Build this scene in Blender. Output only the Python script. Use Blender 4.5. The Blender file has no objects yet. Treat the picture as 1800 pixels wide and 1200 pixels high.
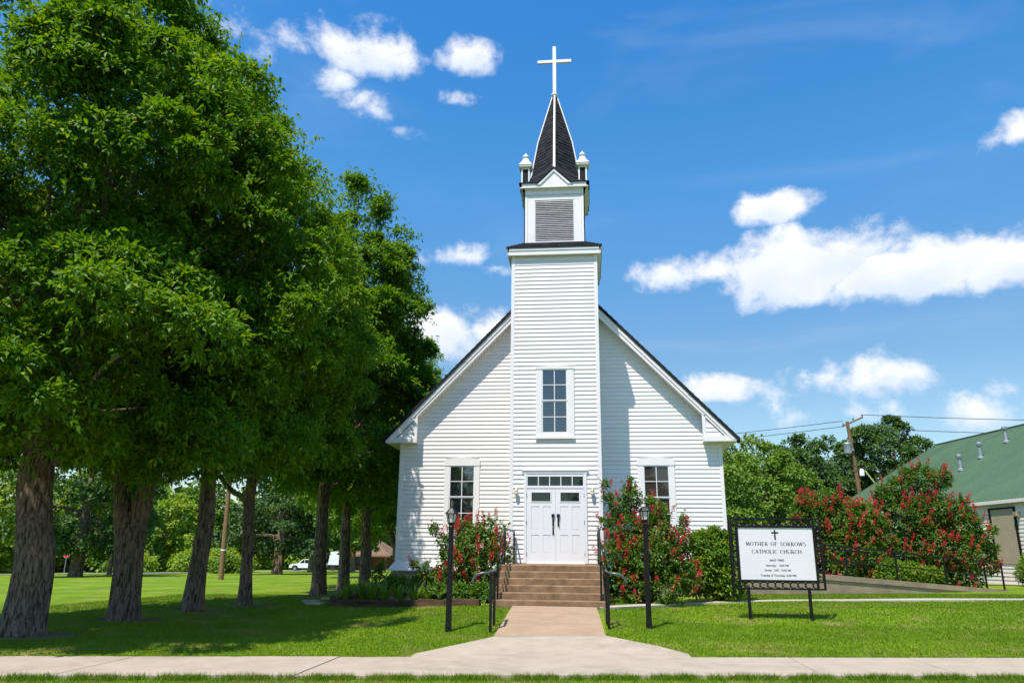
import bpy, math, random
import numpy as np
from mathutils import Vector, Matrix, noise as mnoise

random.seed(7)
S = bpy.context.scene
COL = S.collection
PI = math.pi

# ------------------------------------------------------------------ camera
PITCH, YAW, ROLL = 0.2772, 0.0999, 0.0098
cam_d = bpy.data.cameras.new('camera')
cam_d.sensor_width = 36.0
cam_d.lens = 1318.07 / 1800 * 36
cam_d.clip_end = 3000
cam = bpy.data.objects.new('camera', cam_d)
COL.objects.link(cam)
F_ = Vector((-math.sin(YAW) * math.cos(PITCH), math.cos(YAW) * math.cos(PITCH), math.sin(PITCH)))
R_ = Vector((math.cos(YAW), math.sin(YAW), 0))
U_ = R_.cross(F_)
R2 = R_ * math.cos(ROLL) + U_ * math.sin(ROLL)
U2 = -R_ * math.sin(ROLL) + U_ * math.cos(ROLL)
CAM = Vector((0.8846, -21.6709, 1.109))
cam.matrix_world = Matrix(((R2.x, U2.x, -F_.x, CAM.x), (R2.y, U2.y, -F_.y, CAM.y),
                           (R2.z, U2.z, -F_.z, CAM.z), (0, 0, 0, 1)))
S.camera = cam

# ------------------------------------------------------------------ light
S.view_settings.view_transform = 'Standard'
S.view_settings.look = 'None'
S.view_settings.gamma = 1
S.view_settings.use_curve_mapping = False
S.view_settings.exposure = 0.45
S.cycles.max_bounces = 8
S.cycles.transmission_bounces = 4
S.cycles.transparent_max_bounces = 8

LIGHT = Vector((0.48, 1.0, -2.2)).normalized()     # direction the sunlight travels
SUN_EL = math.asin(-LIGHT.z)
SUN_ROT = math.atan2(-LIGHT.x, -LIGHT.y)
sd = bpy.data.lights.new('sun', 'SUN')
sd.energy = 4.7
sd.angle = math.radians(0.53)
sd.color = (1.0, 0.915, 0.80)
sun = bpy.data.objects.new('sun', sd)
COL.objects.link(sun)
sun.rotation_euler = LIGHT.to_track_quat('-Z', 'Y').to_euler()
sun.location = (-10, -30, 50)

W = bpy.data.worlds.new('World')
S.world = W
W.use_nodes = True
nt = W.node_tree
nt.nodes.clear()


def nn(tree, kind, **kw):
    n = tree.nodes.new(kind)
    for k, v in kw.items():
        setattr(n, k, v)
    return n


def vmath(tree, op, a, b=None):
    n = nn(tree, 'ShaderNodeVectorMath', operation=op)
    for i, v in enumerate((a, b)):
        if v is None:
            continue
        if hasattr(v, 'is_linked') or hasattr(v, 'links'):
            tree.links.new(v, n.inputs[i])
        else:
            n.inputs[i].default_value = v
    return n.outputs['Value'] if op in ('DOT_PRODUCT', 'LENGTH', 'DISTANCE') else n.outputs['Vector']


def smath(tree, op, a, b=None, c=None, clamp=False):
    n = nn(tree, 'ShaderNodeMath', operation=op, use_clamp=clamp)
    for i, v in enumerate((a, b, c)):
        if v is None:
            continue
        if isinstance(v, (int, float)):
            n.inputs[i].default_value = v
        else:
            tree.links.new(v, n.inputs[i])
    return n.outputs[0]


def mapr(tree, v, a, b, c, d, smooth=True):
    n = nn(tree, 'ShaderNodeMapRange', interpolation_type='SMOOTHSTEP' if smooth else 'LINEAR')
    tree.links.new(v, n.inputs[0])
    for i, x in enumerate((a, b, c, d)):
        n.inputs[i + 1].default_value = x
    return n.outputs[0]


def mixc(tree, fac, a, b, mode='MIX'):
    n = nn(tree, 'ShaderNodeMix', data_type='RGBA', blend_type=mode)
    for i, v in ((0, fac), (6, a), (7, b)):
        if isinstance(v, (int, float)):
            n.inputs[i].default_value = v
        elif isinstance(v, tuple):
            n.inputs[i].default_value = (*v[:3], 1)
        else:
            tree.links.new(v, n.inputs[i])
    return n.outputs[2]


sky = nn(nt, 'ShaderNodeTexSky', sky_type='NISHITA')
sky.sun_disc = False
sky.sun_elevation = SUN_EL
sky.sun_rotation = SUN_ROT
sky.altitude = 0
sky.air_density = 1.0
sky.dust_density = 0.6
sky.ozone_density = 2.6
hs = nn(nt, 'ShaderNodeHueSaturation')
hs.inputs['Saturation'].default_value = 1.05
hs.inputs['Value'].default_value = 1.0
nt.links.new(sky.outputs[0], hs.inputs['Color'])
tc = nn(nt, 'ShaderNodeTexCoord')
sep = nn(nt, 'ShaderNodeSeparateXYZ')
nt.links.new(tc.outputs['Generated'], sep.inputs[0])
ramp = nn(nt, 'ShaderNodeValToRGB')
er = ramp.color_ramp
er.elements[0].position = 0.0
er.elements[0].color = (.62, .56, .47, 1)
er.elements[1].position = 1.0
er.elements[1].color = (.17, .56, .80, 1)
for p_, c_ in ((.25, (.42, .52, .53)), (.45, (.30, .62, .74)), (.63, (.19, .58, .80))):
    e_ = er.elements.new(p_)
    e_.color = (*c_, 1)
nt.links.new(sep.outputs[2], ramp.inputs[0])
grade = vmath(nt, 'MULTIPLY', ramp.outputs[0], (1.72, 1.72, 1.72))
SKYC = mixc(nt, 1.0, hs.outputs[0], grade, 'MULTIPLY')
DIR = tc.outputs['Generated']


def sky_dir(az, el):          # az in degrees to the right of the church axis
    a, e = math.radians(az), math.radians(el)
    return Vector((math.sin(a) * math.cos(e), math.cos(a) * math.cos(e), math.sin(e)))


nz = nn(nt, 'ShaderNodeTexNoise', noise_dimensions='3D')
nz.inputs['Scale'].default_value = 10.5
nz.inputs['Detail'].default_value = 9.0
nz.inputs['Roughness'].default_value = 0.60
nz.inputs['Distortion'].default_value = 0.12
stretch = vmath(nt, 'MULTIPLY', DIR, (1.0, 1.0, 1.2))
nt.links.new(stretch, nz.inputs['Vector'])
FBM = nz.outputs[0]
# clouds: (azimuth, elevation, half width, half height in degrees, density 0..1)
CLOUDS = [
    (-17.66, 35.59, 3.38, 2.20, 1.10),
    (-20.63, 33.90, 1.77, 0.99, 0.55),
    (-17.86, 32.28, 3.03, 1.73, 1.00),
    (-10.51, 36.22, 2.68, 1.53, 0.95),
    (-10.99, 33.48, 1.85, 1.11, 0.80),
    (-15.64, 31.30, 1.23, 0.72, 0.50),
    (14.45, 24.36, 3.46, 1.53, 1.20),
    (9.41, 20.55, 5.67, 2.18, 1.50),
    (16.33, 20.27, 8.29, 3.47, 1.90),
    (24.58, 19.14, 7.96, 2.80, 1.90),
    (29.71, 18.41, 4.19, 2.16, 1.70),
    (21.11, 20.80, 4.23, 1.95, 1.30),
    (-9.76, 22.20, 3.88, 1.20, 0.90),
    (-7.09, 21.49, 1.73, 0.78, 0.70),
    (-11.15, 16.19, 4.10, 2.81, 1.15),
    (-7.77, 16.50, 2.61, 1.65, 1.00),
    (21.31, 11.80, 5.19, 1.63, 0.85),
    (9.26, 11.64, 2.63, 1.34, 0.90),
    (27.17, 9.00, 3.68, 1.64, 0.60),
    (28.47, 10.44, 1.80, 1.01, 0.70),
    (31.18, 26.11, 1.47, 1.03, 0.60),
    (-30.04, 35.79, 2.15, 1.06, 0.25),
    (19.77, 9.31, 4.23, 0.97, 0.30),
    # the rest of the sky carries the same scattered fair-weather clouds
    (60, 24, 12, 4, .9), (95, 14, 16, 4, .9), (84, 38, 8, 4, .8), (125, 26, 13, 5, .9), (150, 12, 15, 4, .9),
    (172, 30, 10, 5, .9), (195, 16, 14, 4, .9), (222, 32, 11, 5, .8), (250, 14, 15, 4, .9), (285, 24, 12, 5, .9),
    (310, 40, 9, 4, .8), (140, 52, 9, 5, .8), (20, 62, 9, 4, .7), (235, 58, 8, 4, .7),
]
acc = None
lit = None
for az, el, hw, hh, dens in CLOUDS:
    c = sky_dir(az, el)
    t = Vector((c.y, -c.x, 0)).normalized()
    b = t.cross(c)
    if b.z < 0:
        b = -b
    sw, sh = math.tan(math.radians(hw)), math.tan(math.radians(hh))
    front = vmath(nt, 'DOT_PRODUCT', DIR, tuple(c))
    fr = smath(nt, 'MAXIMUM', front, 0.05)
    u = smath(nt, 'DIVIDE', vmath(nt, 'DOT_PRODUCT', DIR, tuple(t / sw)), fr)
    v = smath(nt, 'DIVIDE', vmath(nt, 'DOT_PRODUCT', DIR, tuple(b / sh)), fr)
    # flat-ish base: the lower half is squeezed
    vlow = smath(nt, 'MULTIPLY', smath(nt, 'MINIMUM', v, 0.0), 1.35)
    vv = smath(nt, 'ADD', smath(nt, 'MAXIMUM', v, 0.0), vlow)
    rr = smath(nt, 'ADD', smath(nt, 'MULTIPLY', u, u), smath(nt, 'MULTIPLY', vv, vv))
    m = smath(nt, 'MULTIPLY', smath(nt, 'SUBTRACT', 1.0, smath(nt, 'SQRT', rr)), dens)
    sh_ = smath(nt, 'MULTIPLY', v, 0.5)
    if acc is None:
        acc, lit = m, sh_
    else:
        gt = smath(nt, 'GREATER_THAN', m, acc)
        lit = mixc(nt, gt, lit, sh_)
        acc = smath(nt, 'MAXIMUM', acc, m)
d0 = smath(nt, 'ADD', smath(nt, 'MAXIMUM', acc, -0.9), smath(nt, 'MULTIPLY', smath(nt, 'SUBTRACT', FBM, 0.5), 4.4))
edge = mapr(nt, d0, -0.10, 0.85, 0.0, 1.0)
# very thin high veil
nv = nn(nt, 'ShaderNodeTexNoise')
nv.inputs['Scale'].default_value = 2.2
nv.inputs['Detail'].default_value = 6
nv.inputs['Distortion'].default_value = 1.2
nt.links.new(vmath(nt, 'MULTIPLY', DIR, (1.0, 1.0, 3.0)), nv.inputs['Vector'])
veil = mapr(nt, nv.outputs[0], 0.50, 0.85, 0.0, 0.13)
alpha = smath(nt, 'MAXIMUM', smath(nt, 'MULTIPLY', edge, 0.97), veil)
nb = nn(nt, 'ShaderNodeTexNoise')
nb.inputs['Scale'].default_value = 16
nb.inputs['Detail'].default_value = 5
nt.links.new(stretch, nb.inputs['Vector'])
shade = smath(nt, 'ADD', smath(nt, 'ADD', lit, 0.44), smath(nt, 'MULTIPLY', smath(nt, 'SUBTRACT', nb.outputs[0], 0.5), 1.1))
shade = smath(nt, 'MAXIMUM', mapr(nt, shade, 0.0, 0.8, 0.0, 1.0), 0.0)
ccol = mixc(nt, shade, (4.3, 4.9, 5.9), (6.1, 6.15, 6.3))
skc = mixc(nt, alpha, SKYC, ccol)
bg = nn(nt, 'ShaderNodeBackground')
bg.inputs['Strength'].default_value = 0.13
nt.links.new(skc, bg.inputs['Color'])
wo = nn(nt, 'ShaderNodeOutputWorld')
nt.links.new(bg.outputs[0], wo.inputs['Surface'])
W.cycles.sampling_method = 'MANUAL'
W.cycles.sample_map_resolution = 512

# ------------------------------------------------------------------ materials
MATS = {}


def mat(name, col, rough=0.6, spec=0.5, metal=0.0, var=0.0, vscale=3.0, bump=0.0, bscale=40.0, col2=None,
        dirt=0.0, island=0.0, detail=6, stretch=None, objrand=0.0, bdist=0.02):
    m = bpy.data.materials.new(name)
    m.use_nodes = True
    t = m.node_tree
    b = t.nodes['Principled BSDF']
    b.inputs['Roughness'].default_value = rough
    b.inputs['Specular IOR Level'].default_value = spec
    b.inputs['Metallic'].default_value = metal
    geo = nn(t, 'ShaderNodeNewGeometry')
    vec = geo.outputs['Position']
    if stretch:
        vec = vmath(t, 'MULTIPLY', vec, stretch)
    c = None
    if var or col2:
        n = nn(t, 'ShaderNodeTexNoise')
        n.inputs['Scale'].default_value = vscale
        n.inputs['Detail'].default_value = detail
        n.inputs['Roughness'].default_value = 0.6
        t.links.new(vec, n.inputs['Vector'])
        f = mapr(t, n.outputs[0], 0.3, 0.7, 0.0, 1.0, False)
        c2 = col2 or tuple(x * (1 - var) for x in col)
        c = mixc(t, f, col, c2)
    if dirt:
        n = nn(t, 'ShaderNodeTexNoise')
        n.inputs['Scale'].default_value = 0.55
        n.inputs['Detail'].default_value = 9
        n.inputs['Roughness'].default_value = 0.7
        t.links.new(geo.outputs['Position'], n.inputs['Vector'])
        f = mapr(t, n.outputs[0], 0.48, 0.78, 0.0, dirt)
        c = mixc(t, f, c if c is not None else col, tuple(x * 0.55 for x in col))
    if island or objrand:
        if objrand:
            oi = nn(t, 'ShaderNodeObjectInfo')
            rnd, amt = oi.outputs['Random'], objrand
        else:
            rnd, amt = geo.outputs['Random Per Island'], island
        k = mapr(t, rnd, 0, 1, 1 - amt, 1 + amt * 0.3, False)
        cmb = nn(t, 'ShaderNodeCombineColor')
        for i in range(3):
            t.links.new(k, cmb.inputs[i])
        c = mixc(t, 1.0, c if c is not None else col, cmb.outputs[0], 'MULTIPLY')
    if c is None:
        b.inputs['Base Color'].default_value = (*col, 1)
    else:
        t.links.new(c, b.inputs['Base Color'])
    if bump:
        n = nn(t, 'ShaderNodeTexNoise')
        n.inputs['Scale'].default_value = bscale
        n.inputs['Detail'].default_value = 5
        t.links.new(vec, n.inputs['Vector'])
        bp = nn(t, 'ShaderNodeBump')
        bp.inputs['Strength'].default_value = bump
        bp.inputs['Distance'].default_value = bdist
        t.links.new(n.outputs[0], bp.inputs['Height'])
        t.links.new(bp.outputs[0], b.inputs['Normal'])
    MATS[name] = m
    return m


def leafmat(name, c1, c2, c3, trans=0.35, rough=0.45, nscale=0.6, coat=0.5, dry=None):
    """leaf: colour varies per leaf and by clump; part of the light passes through"""
    m = bpy.data.materials.new(name)
    m.use_nodes = True
    t = m.node_tree
    t.nodes.clear()
    geo = nn(t, 'ShaderNodeNewGeometry')
    n = nn(t, 'ShaderNodeTexNoise')
    n.inputs['Scale'].default_value = nscale
    n.inputs['Detail'].default_value = 3
    t.links.new(geo.outputs['Position'], n.inputs['Vector'])
    r = geo.outputs['Random Per Island']
    f = smath(t, 'ADD', smath(t, 'MULTIPLY', r, 0.6), smath(t, 'MULTIPLY', mapr(t, n.outputs[0], .3, .7, 0, 1), 0.45))
    c = mixc(t, smath(t, 'MINIMUM', f, 1.0), c1, c2)
    hot = mapr(t, r, 0.80, 1.0, 0.0, 0.7)
    c = mixc(t, hot, c, c3)
    if dry:
        n3 = nn(t, 'ShaderNodeTexNoise')
        n3.inputs['Scale'].default_value = 0.9
        n3.inputs['Detail'].default_value = 9
        n3.inputs['Roughness'].default_value = .72
        t.links.new(geo.outputs['Position'], n3.inputs['Vector'])
        c = mixc(t, mapr(t, n3.outputs[0], .50, .70, 0, .85), c, dry)
    p = nn(t, 'ShaderNodeBsdfPrincipled')
    p.inputs['Roughness'].default_value = rough
    p.inputs['Specular IOR Level'].default_value = coat
    t.links.new(c, p.inputs['Base Color'])
    tr = nn(t, 'ShaderNodeBsdfTranslucent')
    tcol = mixc(t, 1.0, c, (1.5, 1.35, 0.35), 'MULTIPLY')
    t.links.new(tcol, tr.inputs['Color'])
    mx = nn(t, 'ShaderNodeMixShader')
    mx.inputs[0].default_value = trans
    t.links.new(p.outputs[0], mx.inputs[1])
    t.links.new(tr.outputs[0], mx.inputs[2])
    o = nn(t, 'ShaderNodeOutputMaterial')
    t.links.new(mx.outputs[0], o.inputs[0])
    MATS[name] = m
    return m


M_SIDE = mat('white_vinyl', (0.81, 0.785, 0.785), 0.42, 0.4, dirt=0.10, var=0.04, vscale=1.5, objrand=0.05, bump=0.10, bscale=9, stretch=(0.35, 1, 6), bdist=0.01)
M_TRIM = mat('white_trim', (0.80, 0.78, 0.79), 0.5, 0.4, dirt=0.14, var=0.05, vscale=4, bump=0.05, bscale=25)
M_DOOR = mat('white_door_paint', (0.76, 0.77, 0.81), 0.35, 0.5, var=0.03, vscale=2, dirt=.08)
M_SOFF = mat('white_soffit', (0.74, 0.72, 0.66), 0.6, 0.3, var=0.06, vscale=5)
M_SHIN = mat('charcoal_shingle', (0.030, 0.032, 0.037), 0.85, 0.25, var=0.4, vscale=60, bump=0.5, bscale=160, objrand=0.5, bdist=.004)
M_SHINE = mat('charcoal_roofing', (0.024, 0.026, 0.030), 0.88, 0.2, var=0.4, vscale=30, bump=0.6, bscale=120, bdist=.006)
M_BLACK = mat('black_metal', (0.006, 0.006, 0.008), 0.42, 0.35, var=0.4, vscale=8, bump=.08, bscale=60, bdist=.004)
M_STEEL = mat('worn_grey_steel', (0.16, 0.17, 0.19), 0.35, 0.5, 0.6, var=0.5, vscale=20)
M_LOUV = mat('weathered_louver', (0.50, 0.49, 0.50), 0.7, 0.2, var=0.45, vscale=14, stretch=(.4, 1, 4), objrand=.2)
M_DARK = mat('painted_shade_black', (0.012, 0.012, 0.012), 0.9, 0.1)  # near-black colour that stands in for the unlit depth behind the louver
M_STEP = mat('tan_concrete', (0.31, 0.200, 0.115), 0.85, 0.2, col2=(0.15, 0.090, 0.047), vscale=4.2, bump=0.5, bscale=70, detail=9, dirt=.3)
M_WALK = mat('walk_concrete', (0.41, 0.295, 0.20), 0.9, 0.2, col2=(0.34, 0.235, 0.155), vscale=2.4, bump=0.5, bscale=110, detail=12, dirt=.5)
M_SIDEW = mat('sidewalk_concrete', (0.45, 0.375, 0.295), 0.9, 0.2, col2=(0.37, 0.305, 0.235), vscale=2.2, bump=0.5, bscale=110, detail=12, dirt=.6)
M_PATHC = mat('pale_concrete', (0.46, 0.42, 0.33), 0.9, 0.2, var=.15, vscale=2, bump=.3, bscale=60)
M_RAMP = mat('ramp_concrete', (0.42, 0.32, 0.22), 0.9, 0.2, col2=(0.28, 0.21, 0.15), vscale=1.3, bump=.4, bscale=50, dirt=.3, stretch=(1, 1, 2.5))
M_FOUND = mat('grey_foundation', (0.33, 0.31, 0.29), 0.9, 0.2, var=.3, vscale=3, bump=.6, bscale=25)
M_ASPH = mat('asphalt', (0.055, 0.055, 0.057), 0.9, 0.3, var=.3, vscale=8, bump=.4, bscale=120)
M_ROADP = mat('pale_road', (0.30, 0.28, 0.26), 0.9, 0.3, var=.15, vscale=2)
M_DIRT = mat('bare_dirt', (0.24, 0.17, 0.11), 1.0, 0.1, col2=(0.14, 0.095, 0.06), vscale=5, bump=1, bscale=30, detail=9)
M_TIMB = mat('old_timber', (0.15, 0.088, 0.06), 0.9, 0.2, col2=(0.03, 0.018, 0.012), vscale=3, bump=.7, bscale=20, stretch=(.5, .5, 4), objrand=.5)
M_SOIL = mat('mulch_soil', (0.075, 0.048, 0.03), 1.0, 0.1, col2=(0.17, 0.12, 0.085), vscale=6, bump=1, bscale=30, detail=9)
M_POLE = mat('utility_wood', (0.27, 0.16, 0.085), 0.9, 0.2, var=.4, vscale=3, stretch=(4, 4, .4), bump=.4, bscale=30)
M_GALV = mat('galvanised', (0.42, 0.45, 0.47), 0.45, 0.5, .5, var=.15, vscale=4)
M_WIRE = mat('wire_black', (0.03, 0.03, 0.035), .6)
M_BRASS = mat('aged_brass', (0.62, 0.50, 0.30), 0.35, .5, .55, var=.2, vscale=30)
M_CREAM = mat('cream_glass', (0.78, 0.74, 0.62), 0.2, .6)
M_BOARD = mat('sign_white', (0.74, 0.715, 0.76), 0.45, 0.4, var=.03, vscale=2, dirt=.06)
M_INK = mat('sign_black_print', (0.012, 0.012, 0.014), 0.6)
M_INK2 = mat('sign_grey_print', (0.07, 0.07, 0.08), 0.6)
M_GREEN = mat('green_metal_roof', (0.100, 0.170, 0.092), 0.5, 0.3, 0.0, var=.2, vscale=.7, dirt=.3)
M_WSIDE = mat('hall_siding', (0.72, 0.68, 0.60), 0.6, .3, dirt=.2, var=.05, objrand=.06)
M_TANB = mat('tan_board', (0.42, 0.35, 0.24), 0.8, .2, var=.25, vscale=5, stretch=(3, 3, .5))
M_RED = mat('sign_red', (0.55, 0.02, 0.03), .5)
M_CAR = mat('white_car_paint', (0.78, 0.79, 0.80), 0.25, .6)
M_TYRE = mat('black_rubber', (0.02, 0.02, 0.02), .8)
M_BRICK = mat('brown_brick', (0.30, 0.14, 0.085), .9, .2, var=.4, vscale=20)
M_ROOFB = mat('brown_roof', (0.24, 0.155, 0.10), .9, .2, var=.3, vscale=6)

# bark with vertical furrows
def barkmat(name, c1, c2, sc=1.0):
    m = bpy.data.materials.new(name)
    m.use_nodes = True
    t = m.node_tree
    b = t.nodes['Principled BSDF']
    b.inputs['Roughness'].default_value = 0.9
    b.inputs['Specular IOR Level'].default_value = 0.2
    geo = nn(t, 'ShaderNodeNewGeometry')
    v = vmath(t, 'MULTIPLY', geo.outputs['Position'], (14 * sc, 14 * sc, 2.6 * sc))
    n = nn(t, 'ShaderNodeTexNoise')
    n.inputs['Scale'].default_value = 1.6
    n.inputs['Detail'].default_value = 8
    n.inputs['Roughness'].default_value = .65
    n.inputs['Distortion'].default_value = .6
    t.links.new(v, n.inputs['Vector'])
    f = mapr(t, n.outputs[0], 0.36, 0.64, 0, 1)
    n2 = nn(t, 'ShaderNodeTexNoise')
    n2.inputs['Scale'].default_value = 1.3
    n2.inputs['Detail'].default_value = 4
    t.links.new(geo.outputs['Position'], n2.inputs['Vector'])
    c = mixc(t, f, c2, c1)
    c = mixc(t, mapr(t, n2.outputs[0], .5, .75, 0, .5), c, (c1[0] * 1.3, c1[1] * 1.0, c1[2] * .8))
    t.links.new(c, b.inputs['Base Color'])
    bp = nn(t, 'ShaderNodeBump')
    bp.inputs['Strength'].default_value = .9
    bp.inputs['Distance'].default_value = .06
    t.links.new(n.outputs[0], bp.inputs['Height'])
    t.links.new(bp.outputs[0], b.inputs['Normal'])
    MATS[name] = m
    return m


M_BARK = barkmat('grey_bark', (0.25, 0.195, 0.145), (0.038, 0.027, 0.018))
M_BARKP = barkmat('pale_bark', (0.34, 0.25, 0.18), (0.10, 0.065, 0.04), .6)
M_TWIG = mat('twig_bark', (0.16, 0.10, 0.065), .9, .2, var=.3, vscale=9)

M_LEAF = leafmat('maple_leaf', (0.040, 0.135, 0.004), (0.140, 0.275, 0.007), (0.29, 0.36, 0.015), .44, .5, .5, .28)
M_LEAF2 = leafmat('maple_leaf_bright', (0.046, 0.145, 0.004), (0.150, 0.290, 0.008), (0.30, 0.37, 0.015), .44, .5, .5, .28)
M_FARL = leafmat('far_leaf_bright', (0.15, 0.28, 0.012), (0.27, 0.38, 0.020), (0.38, 0.44, 0.04), .38, .6, .12)
M_FARM = leafmat('far_leaf_mid', (0.065, 0.165, 0.010), (0.150, 0.255, 0.016), (0.24, 0.30, 0.03), .32, .6, .12)
M_FARD = leafmat('far_leaf_dark', (0.032, 0.090, 0.012), (0.070, 0.150, 0.016), (0.12, 0.19, 0.02), .28, .6, .12)
M_CEDL = leafmat('cedar_leaf', (0.028, 0.080, 0.014), (0.065, 0.130, 0.018), (0.10, 0.16, 0.02), .2, .6, .3)
M_CRAPE = leafmat('crape_leaf', (0.040, 0.120, 0.010), (0.105, 0.210, 0.014), (0.18, 0.18, 0.02), .34, .45, .6, .3)
M_NEWL = leafmat('young_bronze_leaf', (0.26, 0.115, 0.016), (0.42, 0.095, 0.018), (0.50, 0.05, 0.03), .35, .4)
M_PETAL = leafmat('crimson_petal', (0.56, 0.006, 0.045), (0.70, 0.014, 0.105), (0.80, 0.05, 0.17), .22, .7, .6, .08)
M_SHRUB = leafmat('shrub_leaf', (0.055, 0.15, 0.008), (0.16, 0.27, 0.012), (0.36, 0.36, 0.02), .38, .45, .6, .3)
M_LILY = leafmat('lily_leaf', (0.08, 0.19, 0.02), (0.18, 0.32, 0.03), (0.45, 0.42, 0.03), .3, .35, 2.0)
M_BLADE = leafmat('grass_blade', (0.082, 0.165, 0.003), (0.150, 0.255, 0.005), (0.27, 0.31, 0.03), .4, .5, .5, .3, (0.27, 0.24, 0.07))


def glassmat(name, tint, ior=1.9):
    m = bpy.data.materials.new(name)
    m.use_nodes = True
    b = m.node_tree.nodes['Principled BSDF']
    b.inputs['Base Color'].default_value = (*tint, 1)
    b.inputs['Roughness'].default_value = 0.03
    b.inputs['IOR'].default_value = ior
    t = m.node_tree
    geo = nn(t, 'ShaderNodeNewGeometry')
    n = nn(t, 'ShaderNodeTexNoise')
    n.inputs['Scale'].default_value = 1.4
    t.links.new(geo.outputs['Position'], n.inputs['Vector'])
    bp = nn(t, 'ShaderNodeBump')
    bp.inputs['Strength'].default_value = .06
    bp.inputs['Distance'].default_value = .05
    t.links.new(n.outputs[0], bp.inputs['Height'])
    t.links.new(bp.outputs[0], b.inputs['Normal'])
    return m


M_GLASS = glassmat('window_glass', (0.010, 0.014, 0.018), 2.3)
M_GLASSG = glassmat('greenish_door_glass', (0.006, 0.014, 0.014), 1.6)
M_GLASSB = glassmat('brown_curtained_glass', (0.045, 0.035, 0.030), 1.7)
M_LGLASS = mat('lantern_glass', (0.62, 0.60, 0.55), .15, .6)


def lawnmat():
    m = bpy.data.materials.new('lawn_grass')
    m.use_nodes = True
    t = m.node_tree
    b = t.nodes['Principled BSDF']
    b.inputs['Roughness'].default_value = .85
    b.inputs['Specular IOR Level'].default_value = .15
    geo = nn(t, 'ShaderNodeNewGeometry')
    pos = geo.outputs['Position']

    def noi(sc, det, vec=pos, rough=.6):
        n = nn(t, 'ShaderNodeTexNoise')
        n.inputs['Scale'].default_value = sc
        n.inputs['Detail'].default_value = det
        n.inputs['Roughness'].default_value = rough
        t.links.new(vec, n.inputs['Vector'])
        return n.outputs[0]
    a = noi(.35, 8)
    c = mixc(t, mapr(t, a, .35, .65, 0, 1), (0.105, 0.195, 0.002), (0.175, 0.280, 0.005))
    fine = noi(38, 6)
    c = mixc(t, mapr(t, fine, .3, .7, 0, 1), mixc(t, 1.0, c, (.60, .62, .55), 'MULTIPLY'), mixc(t, 1.0, c, (1.3, 1.2, 1.3), 'MULTIPLY'))
    dry = noi(.9, 9, rough=.72)
    c = mixc(t, mapr(t, dry, .50, .70, 0, .8), c, (0.31, 0.26, 0.10))
    t.links.new(c, b.inputs['Base Color'])
    bp = nn(t, 'ShaderNodeBump')
    bp.inputs['Strength'].default_value = .8
    bp.inputs['Distance'].default_value = .04
    t.links.new(noi(30, 5), bp.inputs['Height'])
    t.links.new(bp.outputs[0], b.inputs['Normal'])
    return m


M_LAWN = lawnmat()

# ------------------------------------------------------------------ helpers
WL = {}


def tag(o, label=None, cat=None, group=None, kind=None):
    if label: o['label'] = label
    if cat: o['category'] = cat
    if group: o['group'] = group
    if kind: o['kind'] = kind
    return o


def thing(name, label, cat, loc=(0, 0, 0), group=None):
    o = bpy.data.objects.new(name, None)
    COL.objects.link(o)
    o.location = loc
    o.empty_display_size = .2
    WL[o.name] = Vector(loc)
    return tag(o, label, cat, group)


def link_mesh(name, me, m, parent=None, off=None):
    o = bpy.data.objects.new(name, me)
    COL.objects.link(o)
    if m is not None and not me.materials:
        me.materials.append(m)
    if parent is not None:
        o.parent = parent
        WL[o.name] = WL[parent.name]
    else:
        WL[o.name] = Vector(off or (0, 0, 0))
        o.location = off or (0, 0, 0)
    return o


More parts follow.
